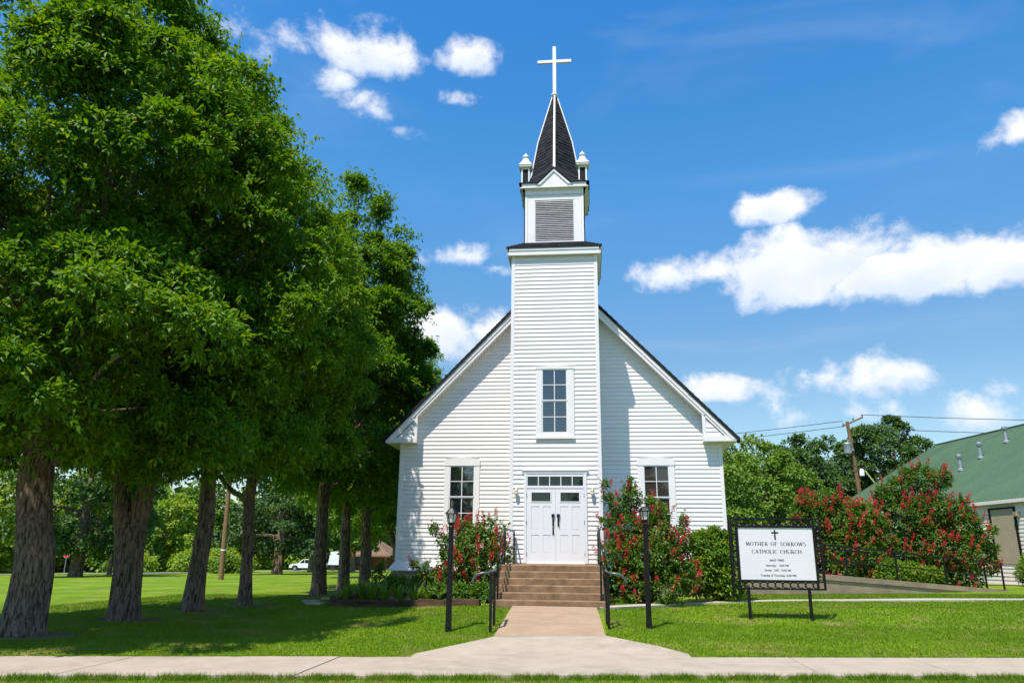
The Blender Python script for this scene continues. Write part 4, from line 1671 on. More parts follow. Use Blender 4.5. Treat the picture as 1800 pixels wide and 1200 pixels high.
X0, X1, ZB, ZT = sx_(4.17), sx_(6.215), sz_(.41), sz_(1.995)
BX0, BX1, BZ0, BZ1 = sx_(4.35), sx_(6.02), sz_(.625), sz_(1.775)
for px in (sx_(4.50), sx_(5.84)):
    b = MB()
    b.box(px - .032, px + .032, SY - .022, SY + .022, ground(px, SY) - .2, ZB)
    b.build('post', M_BLACK, sgn_root)
b = MB()
fw = .04
b.box(X0, X0 + fw, SY - .02, SY + .02, ZB, ZT)
b.box(X1 - fw, X1, SY - .02, SY + .02, ZB, ZT)
b.box(X0 + fw, X1 - fw, SY - .02, SY + .02, ZB, ZB + .035)
b.box(X0 + fw, X1 - fw, SY - .02, SY + .02, ZT - .035, ZT)
b.build('outer_frame', M_BLACK, sgn_root)
b = MB()
iw = .045
b.box(BX0 - iw, BX0, SY - .03, SY + .03, ZB + .036, ZT - .036)
b.box(BX1, BX1 + iw, SY - .03, SY + .03, ZB + .036, ZT - .036)
b.box(X0 + fw, BX0 - iw, SY - .015, SY + .015, BZ0 - iw, BZ0 - iw + .025)
b.box(BX1 + iw, X1 - fw, SY - .015, SY + .015, BZ0 - iw, BZ0 - iw + .025)
b.box(X0 + fw, BX0 - iw, SY - .015, SY + .015, BZ1 + iw - .025, BZ1 + iw)
b.box(BX1 + iw, X1 - fw, SY - .015, SY + .015, BZ1 + iw - .025, BZ1 + iw)
b.box(BX0, BX1, SY - .03, SY + .03, BZ0 - iw, BZ0)
b.box(BX0, BX1, SY - .03, SY + .03, BZ1, BZ1 + iw)
b.build('inner_frame', M_BLACK, sgn_root)
# second, rear frame standing a little behind gives the box depth
b = MB()
YR = SY + .16
b.box(X0 + .0, X0 + .03, YR - .012, YR + .012, ZB - .18, ZT)
b.box(X1 + .02, X1 + .05, YR - .012, YR + .012, ZB, ZT)
b.box(X0 + .03, X1 + .02, YR - .012, YR + .012, ZT - .025, ZT)
b.box(X0 + .03, X1 + .02, YR - .012, YR + .012, ZB, ZB + .025)
for xx in (X0 + .002, X1 - .03):
    for zz in (ZB + .002, ZT - .03):
        b.box(xx, xx + .025, SY + .021, YR - .013, zz, zz + .025)
b.build('rear_frame', M_BLACK, sgn_root)


def scroll(parent, cx_, cz_, rx, rz, flip=False):
    """two back-to-back C curls"""
    b = MB()
    for s in (-1, 1):
        pts = []
        for i in range(9):
            a = math.radians(-125 + 250 * i / 8)
            if flip:
                pts.append((cx_ + rx * math.sin(a), SY, cz_ + s * (rz * 1.0 - rz * math.cos(a) * .98)))
            else:
                pts.append((cx_ + s * (rx * 1.0 - rx * math.cos(a) * .98), SY, cz_ + rz * math.sin(a)))
        b.tube(pts, .0135, 5)
    return b.build('scroll', M_BLACK, parent)


nb_ = 10
gap_b = (ZB + .035 + BZ0 - iw) / 2
hb = (BZ0 - iw - ZB - .035) / 2
for i in range(nb_):
    scroll(sgn_root, BX0 + (BX1 - BX0) * (i + .5) / nb_, gap_b, .066, hb * .98)
gap_t = (ZT - .035 + BZ1 + iw) / 2
ht = (ZT - .035 - BZ1 - iw) / 2
for i in range(nb_):
    scroll(sgn_root, BX0 + (BX1 - BX0) * (i + .5) / nb_, gap_t, .052, ht * .98)
for side_ in (0, 1):
    xa, xb = (X0 + fw, BX0 - iw) if side_ == 0 else (BX1 + iw, X1 - fw)
    for i in range(7):
        scroll(sgn_root, (xa + xb) / 2, BZ0 + (BZ1 - BZ0) * (i + .5) / 7, (xb - xa) / 2 * .98, .052, True)
b = MB()
b.box(BX0, BX1, SY - .012, SY + .012, BZ0, BZ1)
brd = b.build('board', M_BOARD, sgn_root)
BW, BH = BX1 - BX0, BZ1 - BZ0
yl = SY - .0135
fx = lambda u: BX0 + BW * u
fz = lambda v: BZ1 - BH * v
b = MB()
cxs = fx(.497)
b.box(cxs - .017, cxs + .017, yl - .002, yl, fz(.235), fz(.045))
b.box(cxs - .078, cxs - .0175, yl - .002, yl, fz(.112), fz(.083))
b.box(cxs + .0175, cxs + .078, yl - .002, yl, fz(.112), fz(.083))
b.build('cross_emblem', M_INK, brd)
roman_line('MOTHER OF SORROWS', fx(.502), fz(.352), .083, yl, BW * .81, M_INK, brd)
roman_line('CATHOLIC CHURCH', fx(.503), fz(.500), .083, yl, BW * .67, M_INK, brd)
text_line('MASS TIMES', fx(.497), fz(.645), .058, yl, M_INK2, brd, 1.02)
text_line('Saturday:    5:00 PM', fx(.497), fz(.745), .058, yl, M_INK2, brd, 1.05)
text_line('Sunday:   8:00 - 10:00 AM', fx(.497), fz(.835), .058, yl, M_INK2, brd, .95)
text_line('Tuesday & Thursday: 6:00 PM', fx(.500), fz(.935), .064, yl, M_INK2, brd, 1.0)
b = MB()
b.lathe(fx(.935), yl, [(.006, fz(.04)), (.006, fz(.03))], 8)
b.build('screw', M_STEEL, brd)

# ------------------------------------------------------------------ big shade trees in a row
MAPLE_ROWS = [
    # x, y, trunk radius, height, crown radius, crown base, leaves, label
    (-9.35, -8.06, .35, 15.2, 4.2, 3.6, 34000, 'largest shade tree with a thick furrowed grey trunk, nearest the sidewalk'),
    (-9.26, -5.11, .31, 15.6, 3.9, 3.9, 27000, 'shade tree whose trunk forks low into two stems, second from the sidewalk'),
    (-9.29, -2.09, .25, 15.4, 3.5, 4.2, 22000, 'shade tree with a curved dark trunk, third from the sidewalk in the row'),
    (-8.97, .31, .20, 13.8, 2.9, 4.5, 17000, 'shade tree with a slim dark trunk and a low side limb, fourth in the row'),
    (-8.98, 6.5, .28, 16.8, 2.95, 4.4, 21000, 'shade tree in the row whose trunk stands just left of the white pickup tail'),
    (-9.71, 11.7, .26, 15.0, 2.8, 4.2, 11000, 'shade tree in the row with its trunk in front of the white trailer'),
    (-10.1, 16.2, .27, 15.6, 3.3, 4.0, 9000, 'shade tree toward the far end of the row, trunk left of the brown house'),
    (-9.9, 22.5, .34, 14.5, 3.1, 3.6, 8000, 'last shade tree of the row, forked trunk at the church corner'),
]
CAMP = np.array(CAM)


def maple(idx, x, y, tr, H, CR, CB, nsprig, label):
    rng = np.random.default_rng(100 + idx)
    z0 = ground(x, y)
    t = thing('shade_tree', label, 'tree', (x, y, z0), 'shade trees in a row on the lawn')
    mb = MB()
    zt = z0 + H * .62
    nseg = 40 if idx < 2 else (28 if idx < 4 else 14)
    if idx == 0:
        trunk_mesh(mb, [(x, y, z0 - .1), (x - .02, y, z0 + 1.2), (x - .27, y, z0 + 2.6), (x - .34, y, z0 + 4.2), (x + .2, y + .1, zt)], [tr, tr * .92, tr * .84, tr * .62, .10], 64, 1.0, .055, .33)
    elif idx == 1:
        trunk_mesh(mb, [(x, y, z0 - .1), (x - .06, y, z0 + 1.0), (x - .16, y, z0 + 1.9), (x - .20, y, z0 + 2.3)], [tr, tr * .92, tr * .95, tr * .70], 56, 4.0, .05, .25)
        trunk_mesh(mb, [(x - .20, y + .02, z0 + 1.25), (x - .36, y, z0 + 2.2), (x - .60, y, z0 + 3.5), (x - .6, y, zt)], [tr * .55, tr * .60, tr * .48, .09], 32, 2.0, .05, 0)
        trunk_mesh(mb, [(x - .04, y, z0 + 1.6), (x + .04, y, z0 + 2.5), (x + .20, y, z0 + 3.6), (x + .8, y, zt)], [tr * .60, tr * .62, tr * .52, .09], 32, 3.0, .05, 0)
    elif idx == 2:
        trunk_mesh(mb, [(x, y, z0 - .1), (x + .02, y, z0 + 1.1), (x + .10, y, z0 + 2.2), (x + .02, y, z0 + 3.4), (x + .3, y, zt)], [tr, tr * .84, tr * .80, tr * .75, .08], 44, 7.0, .05, .25)
    elif idx == 3:
        trunk_mesh(mb, [(x, y, z0 - .1), (x - .09, y, z0 + 1.4), (x - .20, y, z0 + 3.0), (x + .1, y, zt)], [tr, tr * .80, tr * .78, .07], 36, 9.0, .05, .30)
        limb_mesh(mb, (x - .17, y, z0 + 2.75), (x - 1.7, y + .1, z0 + 4.0), .10, .05, .06, 6, 8, rng)
    elif idx == 7:
        trunk_mesh(mb, [(x, y, z0 - .1), (x, y, z0 + 1.1)], [tr * 1.4, tr * 1.2], 24, 3, .05, .3)
        for dx, dz in ((-.9, 3.6), (.1, 4.2), (.9, 3.8)):
            limb_mesh(mb, (x + dx * .1, y, z0 + .9), (x + dx, y, z0 + dz), tr * .75, tr * .4, .05, 6, 10, rng)
    else:
        trunk_mesh(mb, [(x, y, z0 - .1), (x - .05, y, z0 + 1.5), (x - .10, y, z0 + 3.2), (x + .1, y, zt)], [tr, tr * .82, tr * .76, .07], 24, idx * 2.0, .05, .25)
    mb.build('trunk', M_BARK, t)
    prof = [(z0 + CB - .4, CR * .45), (z0 + CB + .3, CR * .80), (z0 + CB + 1.8, CR * .98), (z0 + H * .48, CR), (z0 + H * .68, CR * .92), (z0 + H * .82, CR * .74), (z0 + H * .92, CR * .50), (z0 + H * .97, CR * .28), (z0 + H, CR * .05)]
    if idx < 3:      # the nearest crowns taper more
        prof = prof[:3] + [(z0 + H * .46, CR), (z0 + H * .64, CR * .92), (z0 + H * .725, CR * .72), (z0 + H * .82, CR * .44), (z0 + H * .91, CR * .21), (z0 + H * .985, CR * .04)]
    npuff = 230 if idx < 4 else 150
    xc = x + (.75 if idx == 4 else 0)
    C = puffs(rng, xc, y, prof, npuff, .50)
    # a few low hanging boughs
    th = rng.uniform(0, 2 * PI, 22)
    rr = CR * rng.uniform(.35, .95, 22)
    lowb = np.stack([x + rr * np.cos(th), y + rr * np.sin(th), z0 + CB + rng.uniform(-.35, .35, 22)], 1)
    C = np.concatenate([C, lowb])
    rad = rng.uniform(.38, 1.0, len(C))
    # limbs
    mb = MB()
    order = rng.permutation(len(C))[:46 if idx < 4 else 22]
    for k in order:
        c = C[k]
        frac = min(.92, max(.18, (c[2] - z0 - CB) / (H * .75) * .75))
        sz = z0 + CB * .8 + (zt - z0 - CB * .8) * frac * .9
        sx = x + .1
        limb_mesh(mb, (sx, y, min(sz, c[2] - .2) if c[2] - .2 > z0 + CB * .75 else z0 + CB * .78), tuple(c), .05 + .05 * (1 - frac), .012, .08, 6, 6, rng)
    mb.build('limbs', M_BARK, t)
    ctr = np.array([x, y, z0 + H * .5])
    Sx, O = puff_sprigs(rng, C, rad, nsprig, .62, ctr, .75)
    # thin what faces away from the street
    tocam = norm(CAMP - ctr)
    vis = ((Sx - ctr) @ tocam) / CR
    keep = (vis > -.25) | (rng.uniform(size=len(Sx)) < .45)
    Sx, O = Sx[keep], O[keep]
    big = 1.0 if idx < 4 else 1.35
    V = sprigs(rng, Sx, O, 7 if idx < 2 else 6, .135 * big, .060 * big, .85, .12)
    V2 = sprigs(rng, C[rng.integers(0, len(C), nsprig // 5)] + rng.normal(size=(nsprig // 5, 3)) * .4, norm(rng.normal(size=(nsprig // 5, 3))), 5, .14, .065)
    tri_mesh('crown', np.concatenate([V, V2]), M_LEAF if idx % 2 == 0 else M_LEAF2, t)
    return t


for i, r in enumerate(MAPLE_ROWS):
    maple(i, *r)


# ------------------------------------------------------------------ flowering bushes
def crape(name, label, x, y, stems, blobs, nleaf, nflow, seed, lsz=.085, flower=1.0, cat='flowering bush', group='red crape myrtles in flower', young=.5):
    rng = np.random.default_rng(seed)
    z0 = ground(x, y)
    t = thing('flowering_bush', label, cat, (x, y, z0), group)
    B = np.array([(b_[0], b_[1], b_[2]) for b_ in blobs])
    R_b = np.array([b_[3] for b_ in blobs]) * 1.0
    mb = MB()
    for k in range(stems):
        a = rng.uniform(0, 2 * PI)
        c = B[k % len(B)]
        limb_mesh(mb, (x + .15 * math.cos(a), y + .15 * math.sin(a), z0 - .05), tuple(c + rng.normal(size=3) * .1), .028, .008, .12, 7, 6, rng)
    mb.build('stems', M_TWIG, t)
    w = R_b ** 2
    k = rng.choice(len(B), nleaf, p=w / w.sum())
    d = norm(rng.normal(size=(nleaf, 3)) + np.array([0, -.15, .3]))
    rr = R_b[k] * rng.uniform(.25, 1.0, nleaf) ** .55
    P = B[k] + d * rr[:, None]
    V = sprigs(rng, P, d, 5, lsz * 1.08, lsz * .56, .8, .05)
    tri_mesh('foliage', V, M_CRAPE, t)
    # upright shoots at the edge
    ns = int(nflow * 1.6)
    k = rng.choice(len(B), ns, p=w / w.sum())
    d = norm(rng.normal(size=(ns, 3)) + np.array([0, -.45, .75]))
    tip = B[k] + d * (R_b[k] * rng.uniform(.85, 1.22, ns))[:, None]
    up = norm(d * .6 + np.array([0, 0, .9]))
    Pn = []
    Dn = []
    for j in range(12):
        f = j / 12
        Pn.append(tip + up * (.30 * f - .15))
        Dn.append(norm(up * .5 + norm(rng.normal(size=(ns, 3)))))
    Pn = np.concatenate(Pn); Dn = np.concatenate(Dn)
    sel = rng.uniform(size=len(Pn)) < 1.0
    Vn = leaves(rng, Pn[sel], Dn[sel], norm(rng.normal(size=(sel.sum(), 3)) + np.array([0, -.3, .8])), lsz * 1.05, lsz * .50)
    ny = int(len(Vn) * young)
    perm = rng.permutation(len(Vn))
    tri_mesh('shoots', Vn[perm[ny:]], M_CRAPE, t)['kind'] = 'stuff'
    tri_mesh('young_leaves', Vn[perm[:ny]], M_NEWL, t)['kind'] = 'stuff'
    # flower heads
    hd = tip[:nflow] + up[:nflow] * .10
    PP, DD = [], []
    for j in range(34):
        e = norm(rng.normal(size=(nflow, 3)))
        hgt = rng.uniform(-.10, .11, nflow)[:, None] * flower
        PP.append(hd + up[:nflow] * hgt + e * (.046 * flower) * rng.uniform(.5, 1.1, (nflow, 1)) * (1 - np.clip(hgt, 0, 1) * 4))
        DD.append(e)
    PP, DD = np.concatenate(PP), np.concatenate(DD)
    Vf = leaves(rng, PP, DD, norm(rng.normal(size=PP.shape)), .036 * flower, .034 * flower, .3, .1)
    tri_mesh('blossom', Vf, M_PETAL, t)
    return t


crape('b', 'red flowering bush with a branch arching left, beside the left stair railing', -2.2, -1.6, 9,
      [(-2.0, -1.7, 1.30, .62), (-1.75, -1.7, .75, .62), (-2.5, -1.6, .75, .55), (-2.35, -1.5, 1.55, .45), (-1.65, -1.5, 1.65, .42), (-2.0, -1.4, .35, .6), (-2.75, -1.5, .35, .45),
       (-2.9, -1.7, 1.45, .20), (-3.1, -1.75, 1.72, .16), (-2.72, -1.7, 1.15, .24), (-3.3, -1.8, .72, .22), (-3.05, -1.8, .55, .25), (-3.55, -1.85, .86, .13), (-1.35, -1.7, 1.1, .35), (-1.3, -1.9, .5, .30), (-1.6, -2.0, .2, .35)],
      2700, 105, 11, .082, .88, young=.6)
crape('b', 'tall red flowering bush behind the lamp post with the flat topped lantern', 2.3, -1.2, 12,
      [(1.75, -1.2, 1.0, .62), (2.4, -1.25, 1.05, .78), (3.0, -1.1, 1.0, .60), (1.9, -1.1, 1.75, .55), (2.6, -1.1, 1.75, .55), (1.75, -1.1, 2.3, .34), (2.05, -1.1, 2.62, .32), (1.45, -1.1, 2.55, .18), (1.38, -1.1, 2.95, .12), (2.05, -1.1, 3.0, .16),
       (2.8, -1.1, 2.2, .30), (2.6, -1.0, 2.5, .2), (3.25, -1.1, 1.5, .36), (3.4, -1.1, 2.05, .13), (3.35, -1.1, 1.85, .14), (3.6, -1.1, 1.45, .18), (2.0, -1.3, .4, .65), (2.8, -1.3, .4, .65), (1.55, -1.25, .45, .40), (1.35, -1.2, 1.9, .22), (3.3, -1.1, .55, .45)],
      5200, 140, 12, .082, .88, young=.62)
crape('b', 'wide orange red flowering bush behind the church sign and ramp wall', 10.3, 8.4, 10,
      [(9.4, 8.4, 2.5, .75), (10.3, 8.5, 2.4, .9), (11.2, 8.5, 2.2, .9), (10.0, 8.4, 1.4, 1.0), (11.0, 8.4, 1.2, 1.0), (9.2, 8.4, 3.0, .45), (10.0, 8.4, 3.25, .45), (11.0, 8.5, 2.8, .45), (9.0, 8.4, 1.2, .7), (10.2, 8.3, .6, .9), (11.6, 8.4, 2.3, .5), (8.9, 8.4, 2.7, .45)],
      5200, 150, 13, .11, 1.15, young=.7)
crape('b', 'broad tall crimson flowering bush in front of the green roofed hall', 14.0, 9.6, 12,
      [(13.2, 9.5, 2.6, .95), (14.2, 9.6, 2.8, .95), (15.1, 9.6, 2.3, .85), (13.6, 9.5, 1.5, 1.1), (14.8, 9.5, 1.3, 1.0), (13.0, 9.5, 3.75, .5), (13.9, 9.5, 4.1, .6), (14.7, 9.6, 4.1, .45), (12.5, 9.5, 3.2, .5), (13.4, 9.5, 4.3, .3), (15.8, 9.7, 1.8, .5), (12.6, 9.5, 1.2, .9),
       (13.6, 9.4, .6, 1.0), (14.9, 9.4, .5, .8), (15.6, 9.6, 2.6, .35), (16.2, 9.7, 1.5, .3), (15.3, 9.6, 3.2, .25), (14.9, 9.6, 4.05, .14), (16.4, 9.7, 2.2, .22), (16.1, 9.7, .9, .35), (12.4, 9.5, 3.6, .35)],
      7200, 230, 14, .11, 1.15, young=.35)


def shrub(label, blobs, n, lsz, m, seed, group=None, name='shrub', k=5, cat='shrub', stems=5):
    rng = np.random.default_rng(seed)
    x, y = blobs[0][0], blobs[0][1]
    z0 = ground(x, y)
    t = thing(name, label, cat, (x, y, z0), group)
    B = np.array([b_[:3] for b_ in blobs]); R_b = np.array([b_[3] for b_ in blobs])
    w = R_b ** 2
    q = rng.choice(len(B), n, p=w / w.sum())
    d = norm(rng.normal(size=(n, 3)) + np.array([0, -.1, .3]))
    P = B[q] + d * (R_b[q] * rng.uniform(.3, 1.05, n) ** .5)[:, None]
    P[:, 2] = np.maximum(P[:, 2], z0 + .03)
    tri_mesh('foliage', sprigs(rng, P, d, k, lsz, lsz * .45, .9, .15), m, t)
    mb = MB()
    for j in range(stems):
        limb_mesh(mb, (x + rng.uniform(-.1, .1), y, z0 - .05), tuple(B[j % len(B)]), .02 + lsz * .06, .008, .08, 5, 5, rng)
    mb.build('stems', M_TWIG, t)
    return t


shrub('leafy yellow green shrub between the tall flowering bush and the church sign', [(4.35, .2, .95, .62), (4.1, .2, 1.4, .42), (4.75, .3, 1.35, .42), (4.6, .1, .5, .55), (3.9, .1, .6, .5), (4.95, .3, .85, .35), (4.4, .3, 1.65, .25), (4.95, .3, 1.65, .2)], 4200, .125, M_SHRUB, 31)
shrub('rounded yellow green shrub by the wall of the green roofed hall', [(20.4, 14.3, .8, .8), (19.9, 14.2, .5, .6), (20.9, 14.5, .5, .6)], 2200, .12, M_SHRUB, 32)
shrub('low dark leafy plants at the foot of the left flowering bush', [(-1.7, -2.6, .12, .35), (-2.3, -2.7, .12, .35), (-1.45, -2.9, .1, .22), (-2.8, -2.6, .15, .3)], 900, .10, M_CRAPE, 33)
shrub('low green plant under the crimson flowering bush by the ramp', [(11.6, 7.4, .5, .6), (12.4, 7.7, .45, .55), (13.2, 8.1, .35, .5)], 1800, .12, M_SHRUB, 35)
shrub('slender leafy shoots at the church corner above the daylilies', [(-4.7, -1.3, .55, .2), (-4.55, -1.3, .8, .14), (-4.3, -1.2, .35, .25), (-4.0, -1.4, .3, .3), (-3.4, -1.6, .3, .35)], 700, .08, M_CRAPE, 36)


# daylilies in the bed
def lily(x, y, h, n, label, seed):
    rng = np.random.default_rng(seed)
    z0 = ground(x, y)
    t = thing('daylily_clump', label, 'plant', (x, y, z0), 'daylily clumps in the church bed')
    V = []
    for i in range(n):
        a = rng.uniform(0, 2 * PI)
        L = h * rng.uniform(.85, 1.4)
        lean = rng.uniform(.25, .95)
        w = rng.uniform(.016, .028)
        d = np.array([math.cos(a), math.sin(a), 0])
        s = np.array([-math.sin(a), math.cos(a), 0])
        p = np.array([x, y, z0]) + d * rng.uniform(0, .09) + s * rng.uniform(-.06, .06)
        pr = None
        for j in range(6):
            tt = j / 5
            q = p + d * L * lean * tt ** 1.6 + np.array([0, 0, 1]) * L * (1.15 * tt - .62 * lean * tt ** 2.4)
            ww = w * (1 - tt ** 2.2) + .001
            cur = (q - s * ww, q + s * ww)
            if pr is not None:
                V.append([pr[0], pr[1], cur[1], cur[0]])
            pr = cur
    tri_mesh('leaves', np.array(V), M_LILY, t)


rngl = np.random.default_rng(5)
k = 0
for (x, y, h, lab) in ((-5.25, -2.2, .50, 'dark arching daylily clump at the left end of the timber bed'), (-4.85, -1.95, .55, 'daylily clump second from the left end of the timber bed'),
                       (-4.5, -2.3, .42, 'broad daylily clump in the bed, below the church corner'), (-4.15, -2.45, .46, 'yellow tinged daylily clump right of the church corner'),
                       (-3.75, -2.5, .44, 'yellow green daylily clump in the middle of the timber bed'), (-3.35, -2.6, .40, 'daylily clump close behind the lamp post with the finial'),
                       (-4.9, -1.2, .5, 'daylily clump against the church corner'), (-3.0, -2.7, .36, 'small daylily clump at the foot of the left flowering bush')):
    lily(x, y, h, 46, lab, 60 + k)
    k += 1

# timber edging with soil behind
bed = thing('timber_edging', 'weathered dark timber edging along the planting bed left of the steps', 'edging', (-3.8, -3.1, -.1))
pl = [(-5.30, -2.78), (-4.62, -2.92), (-3.55, -3.12), (-3.12, -3.20), (-2.45, -3.38), (-1.60, -3.62)]
random.seed(9)
for (xa, ya_), (xb, yb_) in zip(pl[:-1], pl[1:]):
    b = MB()
    zc = ground((xa + xb) / 2, (ya_ + yb_) / 2) + .055
    b.bar((xa + .006, ya_, zc + random.uniform(-.012, .012)), (xb - .006, yb_, zc + random.uniform(-.012, .012)), .13, .17)
    b.build('timber', M_TIMB, bed)
b = MB(); b.bevbox(-5.42, -5.31, -2.86, -2.70, -.15, .11, .012); b.build('timber', M_TIMB, bed)
b = MB(); b.bar((-5.36, -2.66, -.04), (-5.45, 1.6, -.02), .12, .15); b.build('timber', M_TIMB, bed)
vs = []
bp_ = [(-5.32, -2.74), (-3.55, -3.08), (-1.30, -3.62), (-1.28, -.02), (-1.33, 1.88), (-5.2, 1.88), (-5.42, 1.6)]
b = MB()
b.add([(x, y, -.055) for x, y in bp_] + [(x, y, -.3) for x, y in bp_], [tuple(range(7))] + [(i, i + 7, (i + 1) % 7 + 7, (i + 1) % 7) for i in range(7)])
tag(b.build('planting_bed', M_SOIL), kind='structure')
# a few flat stepping stones at the bed's corner
for i, (x, y, r, lab) in enumerate(((-5.9, -2.5, .26, 'flat pale stone nearest the corner post of the timber bed'), (-6.3, -1.7, .24, 'flat pale stone beyond the bed corner, halfway to the tree row'), (-6.2, -.6, .22, 'small flat pale stone farthest behind the bed corner'))):
    b = MB()
    n = 9
    poly = [(x + r * random.uniform(.75, 1.2) * math.cos(2 * PI * j / n), y + r * random.uniform(.6, .9) * math.sin(2 * PI * j / n)) for j in range(n)]
    b.extr_z(poly, ground(x, y) - .02, ground(x, y) + .035)
    tag(b.build('stepping_stone', M_PATHC, None, (x, y, ground(x, y))), lab, 'stone', 'flat stones by the bed')
# bare soil rings round the trunks
def soil_patch(x, y, r, seed):
    rng = random.Random(seed)
    b = MB()
    n = 22
    ring = []
    for j in range(n):
        rr = r * rng.uniform(.75, 1.25)
        ring.append((x + rr * 1.5 * math.cos(2 * PI * j / n), y + rr * math.sin(2 * PI * j / n)))
    b.add([(x, y, lawn_z(x, y) + .03)] + [(px, py, lawn_z(px, py) + .004) for px, py in ring], [(0, 1 + j, 1 + (j + 1) % n) for j in range(n)])
    tag(b.build('bare_soil', M_DIRT), kind='structure')


for i, r in enumerate(MAPLE_ROWS[:7]):
    soil_patch(r[0] + .25, r[1], .55 + .08 * (i in (4, 5)), i)
soil_patch(-7.3, 4.0, .8, 30); soil_patch(-7.6, 8.0, .9, 31); soil_patch(-6.3, -1.9, .5, 32); soil_patch(-6.9, -.2, .35, 33); soil_patch(-7.9, .5, .22, 34); soil_patch(-6.7, 1.6, .55, 35); soil_patch(-8.2, -3.6, .16, 36); soil_patch(-6.9, -4.4, .12, 37)

# ------------------------------------------------------------------ ramp on the right
ramp = thing('ramp', 'tan concrete wheelchair ramp wall sloping down to the right behind the sign', 'ramp', (10, 5.5, 0))
RA, RB = Vector((5.4, 2.7, 0)), Vector((16.2, 8.9, 0))
dr = (RB - RA).normalized()
nr = Vector((-dr.y, dr.x, 0))
LR = (RB - RA).length


def rz(s):      # top of the wall along its length
    return .84 - .80 * s / LR


nblk = 6
for i in range(nblk):
    s0, s1 = LR * i / nblk + .006, LR * (i + 1) / nblk - .006
    b = MB()
    P = []
    for s in (s0, s1):
        p = RA + dr * s
        for off, zz in ((0, -.4), (0, rz(s) - .17), (.2, rz(s) - .17), (.2, -.4)):
            q = p + nr * off
            P.append((q.x, q.y, zz))
    b.add(P, [(0, 4, 5, 1), (1, 5, 6, 2), (3, 2, 6, 7), (0, 1, 2, 3), (4, 7, 6, 5)])
    b.build('wall_panel', M_RAMP, ramp)
for i in range(9):
    s0, s1 = LR * i / 9 + .004, LR * (i + 1) / 9 - .004
    b = MB()
    P = []
    for s in (s0, s1):
        p = RA + dr * s
        for off, zz in ((-.035, rz(s) - .168), (-.035, rz(s)), (.17, rz(s)), (.17, rz(s) - .168)):
            q = p + nr * off
            P.append((q.x, q.y, zz))
    b.add(P, [(0, 4, 5, 1), (1, 5, 6, 2), (3, 2, 6, 7), (0, 3, 7, 4), (0, 1, 2, 3), (4, 7, 6, 5)])
    b.build('curb', M_RAMP, ramp)
b = MB()
P = []
for s in (0, LR):
    p = RA + dr * s
    for off in (.17, 1.5):
        q = p + nr * off
        P += [(q.x, q.y, rz(s) - .14), (q.x, q.y, -.4)]
b.add(P, [(0, 4, 6, 2), (2, 6, 7, 3), (0, 2, 3, 1), (4, 5, 7, 6)])
b.build('deck', M_WALK, ramp)


def ramp_rail(off, s0, s1, label, slist):
    p0 = RA + dr * s0 + nr * off
    t = thing('ramp_railing', label, 'railing', (p0.x, p0.y, 0), 'railings along the ramp')
    for s in slist:
        p = RA + dr * s + nr * off
        b = MB()
        b.box(p.x - .025, p.x + .025, p.y - .025, p.y + .025, rz(s) - .15, rz(s) + .93)
        b.build('post', M_BLACK, t)
    a, c = RA + dr * s0 + nr * off, RA + dr * s1 + nr * off
    for h, nm, w in ((.93, 'top_rail', .05), (.46, 'mid_rail', .035)):
        b = MB()
        b.bar((a.x, a.y, rz(s0) + h), (c.x, c.y, rz(s1) + h), w, w)
        b.build(nm, M_BLACK, t)


ramp_rail(.06, .1, LR, 'front black railing of the ramp, on the curb behind the sign', [.15, 2.3, 4.6, 6.9, 9.3, 11.4, 12.35])
ramp_rail(1.4, .1, LR - .4, 'rear black railing of the ramp, against the flowering bushes', [.15, 3.2, 6.3, 9.4, 11.9])
# walk past the hall
b = MB()
b.add([(12, 17.5, .03), (45, 11.5, .03), (45, 13.2, .03), (12, 19.2, .03)], [(0, 1, 2, 3)])
tag(b.build('path', M_WALK), kind='structure')
# mulch behind the ramp
b = MB()
b.add([(9, 7.6, .03), (17, 12.4, .03), (16.5, 15, .03), (8, 11.5, .03)], [(0, 1, 2, 3)])
tag(b.build('mulch_bed', M_SOIL), kind='structure')

# ------------------------------------------------------------------ hall with the green roof
hall = thing('hall', 'cream sided hall with a green metal hip roof and roof vents', 'building', (22, 20, 0))
K = 1.38


def sc(p):
    return Vector((CAM.x + (p[0] - CAM.x) * K, CAM.y + (p[1] - CAM.y) * K, CAM.z + (p[2] - CAM.z) * K))


e_a = sc((15.17, 4.93, 3.1))
dh = Vector((-.16, .987, 0)).normalized()
nh = Vector((dh.y, -dh.x, 0))          # towards the far side of the hall
HW = 7.4
zE, zR = e_a.z, 8.75


def hp(s, off, z):
    q = e_a + dh * s + nh * off
    return (q.x, q.y, z)


S0, S1 = -26.0, 20.2
SR = 17.1
b = MB()
b.add([hp(S0, 0, zE), hp(S1, 0, zE), hp(S1, 2 * HW, zE), hp(S0, 2 * HW, zE), hp(S0 + HW, HW, zR), hp(SR, HW, zR)], [(0, 1, 5, 4), (1, 2, 5), (2, 3, 4, 5), (3, 0, 4), (3, 2, 1, 0)])
hroof = b.build('roof', M_GREEN, hall)
